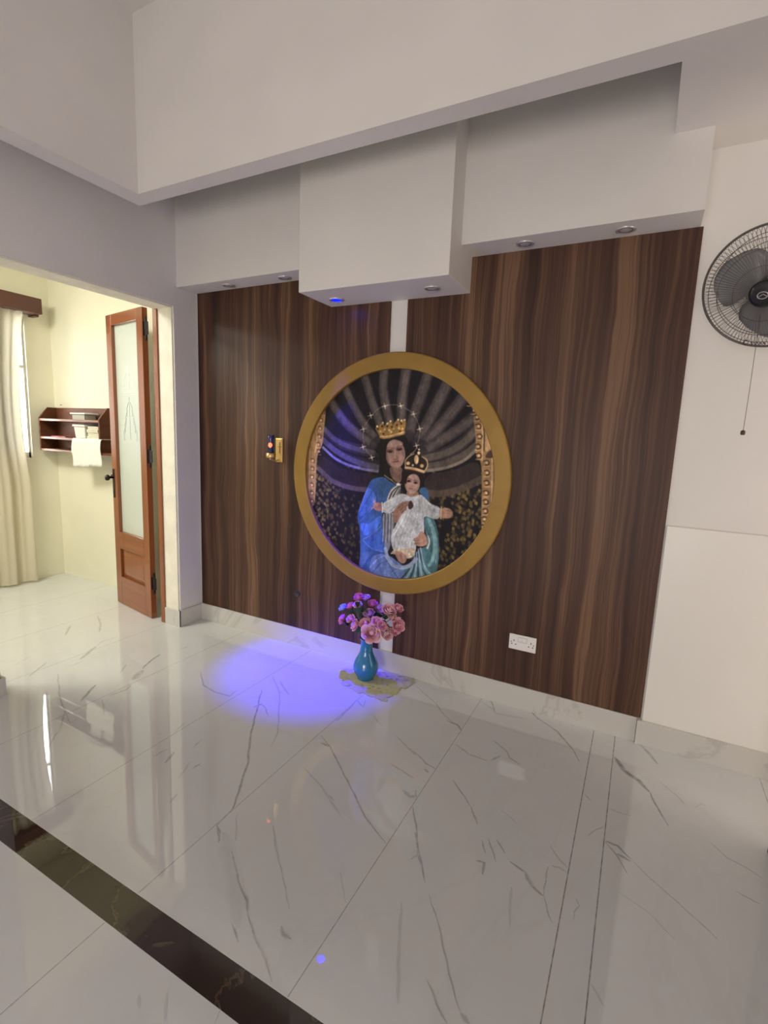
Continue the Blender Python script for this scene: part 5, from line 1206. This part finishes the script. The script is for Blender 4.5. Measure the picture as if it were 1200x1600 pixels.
# ------------------------------------------------------------------ door leaf and its frame
def build_door():
    ex, ey = 0.9836, -0.1803; A = (-3.824, 2.542)
    root = bpy.data.objects.new('door_1', None); C.objects.link(root); root.location = (A[0], A[1], 0.004); root.rotation_euler = (0, 0, math.atan2(ey, ex)); root['kind'] = 'structure'
    W = 0.574; T = 0.042; Hh = 2.312; st = 0.088
    g0, g1 = 0.615, 2.232; p0, p1 = 0.235, 0.475
    obj('stile', boxes((0, st, 0, T, 0, Hh)), M_door, root, bevel=0.003); obj('stile', boxes((W - st, W, 0, T, 0, Hh)), M_door, root, bevel=0.003)
    for z0, z1 in ((0, p0), (p1, g0), (g1, Hh)): obj('rail', boxes((st, W - st, 0.0005, T - 0.0005, z0, z1)), M_doorh, root, bevel=0.002)
    bm = bmesh.new()
    a = [(st, p0), (W - st, p0), (W - st, p1), (st, p1)]; b = [(st + .045, p0 + .045), (W - st - .045, p0 + .045), (W - st - .045, p1 - .045), (st + .045, p1 - .045)]
    va = [bm.verts.new((x, 0.022, z)) for x, z in a]; vb = [bm.verts.new((x, 0.010, z)) for x, z in b]; vc = [bm.verts.new((x, 0.032, z)) for x, z in a]
    for i in range(4): bm.faces.new((va[i], va[(i + 1) % 4], vb[(i + 1) % 4], vb[i])); bm.faces.new((va[i], va[(i + 1) % 4], vc[(i + 1) % 4], vc[i]))
    bm.faces.new(vb); bm.faces.new(vc); obj('raised_panel', bm, M_door, root)
    M_frost = mat('frosted_glass', (0.78, 0.86, 0.80), 0.45, Transmission_Weight=0.3, Coat_Weight=1.0, Coat_Roughness=0.03)
    gl = obj('glass_pane', boxes((st, W - st, 0.026, 0.031, g0, g1)), M_frost, root)
    # etched ornament: small domed emblem with two rules above crossed sprays
    M_etch = mat('etched_line', (0.86, 0.90, 0.88), 0.6); M_etchd = mat('etched_line_dark', (0.42, 0.50, 0.48), 0.6)  # pale tone for the emblem, darker tone for the spray
    bm = bmesh.new(); cx = W / 2; zc = 1.77
    tube(bm, [(cx + 0.085 * math.cos(a_), 0.0255, zc + 0.11 * math.sin(a_)) for a_ in [PI * i / 16 for i in range(17)]], 0.004, 5)
    tube(bm, [(cx, 0.0255, zc - 0.02), (cx, 0.0255, zc + 0.16)], 0.004, 5)
    for z_ in (zc - 0.012, zc - 0.045): tube(bm, [(cx - 0.10, 0.0255, z_), (cx + 0.10, 0.0255, z_)], 0.003, 5)
    obj('etched_emblem', bm, M_etch, gl)
    bm = bmesh.new()
    for s_ in (-1, 1):
        for k in range(4):
            x0 = cx + s_ * (0.015 + 0.02 * k); z0 = zc - 0.12 - 0.06 * k
            tube(bm, [(x0, 0.0255, z0), (x0 + s_ * 0.03, 0.0255, z0 - 0.05), (x0 + s_ * 0.025, 0.0255, z0 - 0.11)], 0.0022, 5)
    tube(bm, [(cx, 0.0255, zc - 0.08), (cx, 0.0255, zc - 0.40)], 0.0022, 5)
    obj('etched_spray', bm, M_etchd, gl)
    h = obj('escutcheon', boxes((0.012, 0.042, -0.004, 0, 0.89, 1.125)), M_iron, root, bevel=0.002)
    bm = bmesh.new(); M = Matrix.Rotation(R(90), 3, 'X'); lathe(bm, [(0.008, 0), (0.008, 0.028), (0.020, 0.034), (0.025, 0.045), (0.022, 0.058), (0.008, 0.064)], 20, (0.027, -0.003, 1.055), M); obj('door_knob', bm, M_iron, h, smooth=True)
    # knob on the lock edge, seen past the stile
    bm = bmesh.new(); lathe(bm, [(0.006, 0), (0.006, 0.030), (0.016, 0.036), (0.018, 0.046), (0.010, 0.056)], 16, (0.0, 0.020, 1.055), Matrix.Rotation(R(-90), 3, 'Y')); obj('latch_knob', bm, M_iron, h, smooth=True)
    for z_ in (2.165, 1.255, 0.28):
        bm = boxes((W - 0.001, W + 0.004, 0.006, 0.036, z_ - 0.05, z_ + 0.05)); lathe(bm, [(0.004, -0.085), (0.009, -0.075), (0.009, -0.002), (0.004, 0.0), (0.009, 0.002), (0.009, 0.075), (0.004, 0.085)], 10, (W + 0.018, 0.020, z_))
        box(bm, W + 0.018, W + 0.045, 0.017, 0.024, z_ - 0.045, z_ + 0.045); box(bm, W + 0.002, W + 0.018, 0.014, 0.026, z_ - 0.02, z_ + 0.055)
        obj('hinge', bm, M_iron, root, bevel=0.001)
    f = struct('trim_7', boxes((-3.150, -3.108, 2.440, 2.50, 0, 2.335)), M_door, bevel=0.002)
build_door()

# ------------------------------------------------------------------ wall shelf and what is on it
SY0, SY1 = 2.615, 2.78
def build_shelf():
    x0, x1 = -4.975, -4.075; zb, zm, zt, zh = 1.222, 1.350, 1.512, 1.618
    t = thing('wall_shelf', 'brown wooden wall shelf with sloped sides hung in the corner behind the door', 'shelf', ((x0 + x1) / 2, SY1, zb))
    def o_(name, bm, m_): rel(obj(name, bm, m_, t), t)
    for xa in (x0, x1 - 0.018):
        bm = bmesh.new(); P = [(SY0, zb), (SY1, zb), (SY1, zh), (SY1 - 0.085, zh), (SY0, zt + 0.008)]
        a = [bm.verts.new((xa, y, z)) for y, z in P]; b = [bm.verts.new((xa + 0.018, y, z)) for y, z in P]
        bm.faces.new(a); bm.faces.new(list(reversed(b)))
        for i in range(5): bm.faces.new((a[i], b[i], b[(i + 1) % 5], a[(i + 1) % 5]))
        o_('side_panel', bm, M_shelfw)
    o_('back_panel', boxes((x0 + 0.018, x1 - 0.018, SY1 - 0.012, SY1 - 0.001, zb, zh)), M_shelfw)
    for z_, nm in ((zt - 0.018, 'shelf_board'), (zm - 0.018, 'shelf_board'), (zb, 'bottom_board')):
        o_(nm, boxes((x0 + 0.018, x1 - 0.018, SY0 + 0.003, SY1 - 0.012, z_, z_ + 0.018)), M_shelfw)
        rel(obj('edge_strip', boxes((x0 + 0.018, x1 - 0.018, SY0, SY0 + 0.003, z_, z_ + 0.018)), M_shelfedge, t), t)
    o_('side_ledge', boxes((x1, x1 + 0.20, SY0, SY1 - 0.002, zb, zb + 0.018)), M_shelfw)
build_shelf()
M_white = mat('white_tub_plastic', (0.80, 0.78, 0.72), 0.3)
M_clearp = mat('clear_plastic', (0.85, 0.85, 0.80), 0.15, Transmission_Weight=0.35, IOR=1.3)
t = thing('clear_tray', 'shallow clear plastic tray sitting on top of the wall shelf', 'tray', (-4.385, 2.68, 1.512))
bm = boxes((-0.085, 0.085, -0.045, 0.045, 0.0, 0.004), (-0.090, -0.084, -0.05, 0.05, 0.0, 0.045), (0.084, 0.090, -0.05, 0.05, 0.0, 0.045), (-0.09, 0.09, -0.05, -0.044, 0.0, 0.045), (-0.09, 0.09, 0.044, 0.05, 0.0, 0.045)); obj('tray_body', bm, M_clearp, t, bevel=0.001)
obj('tray_lid', boxes((-0.108, 0.108, -0.062, 0.062, 0.046, 0.060)), M_white, t, bevel=0.005)
t = thing('plastic_tub', 'white lidded plastic tub in the upper bay of the wall shelf, standing on the towel', 'tub', (-4.375, 2.675, 1.354))
bm = bmesh.new()
def frus(bm, w0, w1, d0, d1, z0, z1):
    a = [bm.verts.new((sx * w0, sy * d0, z0)) for sx, sy in ((-1, -1), (1, -1), (1, 1), (-1, 1))]; b = [bm.verts.new((sx * w1, sy * d1, z1)) for sx, sy in ((-1, -1), (1, -1), (1, 1), (-1, 1))]
    bm.faces.new(list(reversed(a))); bm.faces.new(b)
    for i in range(4): bm.faces.new((a[i], a[(i + 1) % 4], b[(i + 1) % 4], b[i]))
frus(bm, 0.068, 0.078, 0.045, 0.052, 0.0, 0.10); obj('tub_body', bm, M_white, t, bevel=0.008, seg=3)
bm = bmesh.new(); frus(bm, 0.088, 0.086, 0.060, 0.058, 0.10, 0.116); box(bm, -0.105, -0.086, -0.02, 0.02, 0.102, 0.110); obj('tub_lid', bm, M_white, t, bevel=0.003)
M_nap = painted('folded_cream_cloth', (0.76, 0.72, 0.60), 0.8, 0.08, 30)
for k, (dx, w_, dy) in enumerate(((0, 0.078, 0), (0.003, 0.074, 0.004), (-0.003, 0.076, -0.003), (0.004, 0.072, 0.002))):
    bm = boxes((-w_, w_, -0.05, 0.05, 0, 0.012), (-w_ + 0.002, w_, -0.05, 0.049, 0.0135, 0.025), (-w_, -w_ + 0.006, -0.05, 0.05, 0.0, 0.025))
    o = obj('folded_cloth', bm, M_nap, bevel=0.004); o.location = (-4.190 + dx, 2.675 + dy, 1.354 + k * 0.0265)
    tag(o, 'cream folded cloth beside the white tub, ' + ('bottom of its stack', 'second from the bottom of its stack', 'second from the top of its stack', 'topmost of its stack')[k], 'cloth', 'folded cloths on the wall shelf')
def build_towel():
    bm = bmesh.new(); rows_ = []; nx = 36
    path = [(SY1 - 0.06, 1.3515), (SY0 + 0.03, 1.3520), (SY0 - 0.002, 1.3525), (SY0 - 0.010, 1.346), (SY0 - 0.0125, 1.330)] + [(SY0 - 0.0125, 1.330 - 0.0235 * i) for i in range(1, 10)]
    for j, (y, z) in enumerate(path):
        row = []
        for i in range(nx + 1):
            u = i / nx; x = -4.452 + 0.40 * u + (0.02 * (1 - u) if j > 8 else 0) * 0.6
            hang = max(0, j - 4) / 9
            dz = -0.018 * (1 - u) * hang if u < 0.55 else 0.004 * hang
            row.append(bm.verts.new((x + 0.006 * math.sin(j * 0.7), y - 0.007 * hang * (1 + math.sin(u * 17 + 0.8)) - 0.004 * hang * math.sin(u * 39 + j * 0.3), z + dz)))
        rows_.append(row)
    for a, b in zip(rows_, rows_[1:]):
        for i in range(nx): bm.faces.new((a[i], a[i + 1], b[i + 1], b[i]))
    o = obj('towel', bm, painted('white_towelling', (0.84, 0.84, 0.81), 0.85, 0.05, 25, 0.8, 160), smooth=True); s_ = o.modifiers.new('t', 'SOLIDIFY'); s_.thickness = 0.002; s_.offset = 1
    tag(o, 'white towel draped over the middle board of the wall shelf, hanging down in front', 'towel')
build_towel()
bm = boxes((-4.84, -4.62, 2.645, 2.74, 1.350, 1.359)); tag(obj('red_booklet', bm, mat('dark_red_cover', (0.30, 0.02, 0.03), 0.5), bevel=0.002), 'flat dark red booklet lying at the left of the upper shelf bay', 'booklet')
bm = bmesh.new(); lathe(bm, [(0.030, 0), (0.034, 0.004), (0.038, 0.080), (0.040, 0.084), (0.036, 0.084), (0.030, 0.006)], 24, (-3.96, 2.68, 1.240)); tag(obj('cup', bm, M_white, smooth=True), 'white cup on the low side ledge of the shelf, half hidden by the door', 'cup')
bm = bmesh.new(); lathe(bm, [(0.002, 0), (0.002, 0.012), (0.005, 0.013), (0.005, 0.015)], 8, (-4.88, 2.78, 1.645), Matrix.Rotation(R(90), 3, 'X')); tag(obj('nail', bm, M_iron), 'small nail in the cream wall just above the left end of the wooden shelf', 'nail')

# ------------------------------------------------------------------ curtains and their rail
def curtain_mat():
    m_ = bpy.data.materials.new('cream_curtain_cloth'); m_.use_nodes = True; n = NT(m_); t = m_.node_tree
    n.b.inputs['Base Color'].default_value = (0.80, 0.76, 0.66, 1); n.b.inputs['Roughness'].default_value = 0.8
    tr = n.new('ShaderNodeBsdfTranslucent'); tr.inputs[0].default_value = (0.85, 0.80, 0.66, 1)
    mx = n.new('ShaderNodeMixShader', i_0=0.5); n.l(n.b.outputs[0], mx.inputs[1]); n.l(tr.outputs[0], mx.inputs[2]); n.l(mx.outputs[0], n.n['Material Output'].inputs[0])
    return m_
M_curt = curtain_mat()
def curtain(y0, y1, label, seed, ztop=2.42, zbot=0.02):
    rnd = random.Random(seed); n = 90; ph = [rnd.uniform(0, 6) for _ in range(4)]; bm = bmesh.new(); rows_ = []
    t = thing('curtain', label, 'curtain', (-4.93, (y0 + y1) / 2, 0), 'curtains at the side room window')
    for j in range(26):
        v_ = j / 25; z = ztop + (zbot - ztop) * v_; row = []
        for i in range(n + 1):
            u = i / n
            edge = -0.055 * math.sin(PI * min(1, v_ * 1.6)) * u ** 2 if y1 > 2 else 0
            y = y0 + (y1 - y0) * u + edge + 0.01 * math.sin(u * 9 + v_ * 3 + ph[3])
            x = 0.030 * math.sin(u * 30 + ph[0] + 0.5 * v_) * (0.5 + 0.5 * v_) + 0.014 * math.sin(u * 67 + ph[1] + v_) + 0.008 * math.sin(v_ * 5 + ph[2] + u * 4)
            row.append(bm.verts.new((x, y - (y0 + y1) / 2, z)))
        rows_.append(row)
    for a, b in zip(rows_, rows_[1:]):
        for i in range(n): bm.faces.new((a[i], a[i + 1], b[i + 1], b[i]))
    obj('curtain_panel', bm, M_curt, t, smooth=True)
curtain(1.62, 2.50, 'long cream curtain hanging at the left edge of the photo, nearest the room corner', 5)
curtain(0.50, 1.42, 'long cream curtain at the side room window, the one farther from the corner shelf', 8)
t = thing('curtain_pelmet', 'dark brown wooden curtain pelmet above the cream curtain at the left edge', 'pelmet', (-4.93, 1.5, 2.42))
obj('pelmet_board', boxes((-0.07, 0.08, -1.15, 1.14, 0.0, 0.13)), M_valance, t, bevel=0.003)
obj('pelmet_batten', boxes((-0.07, 0.03, 1.10, 1.135, -0.02, 0.0)), M_valance, t)
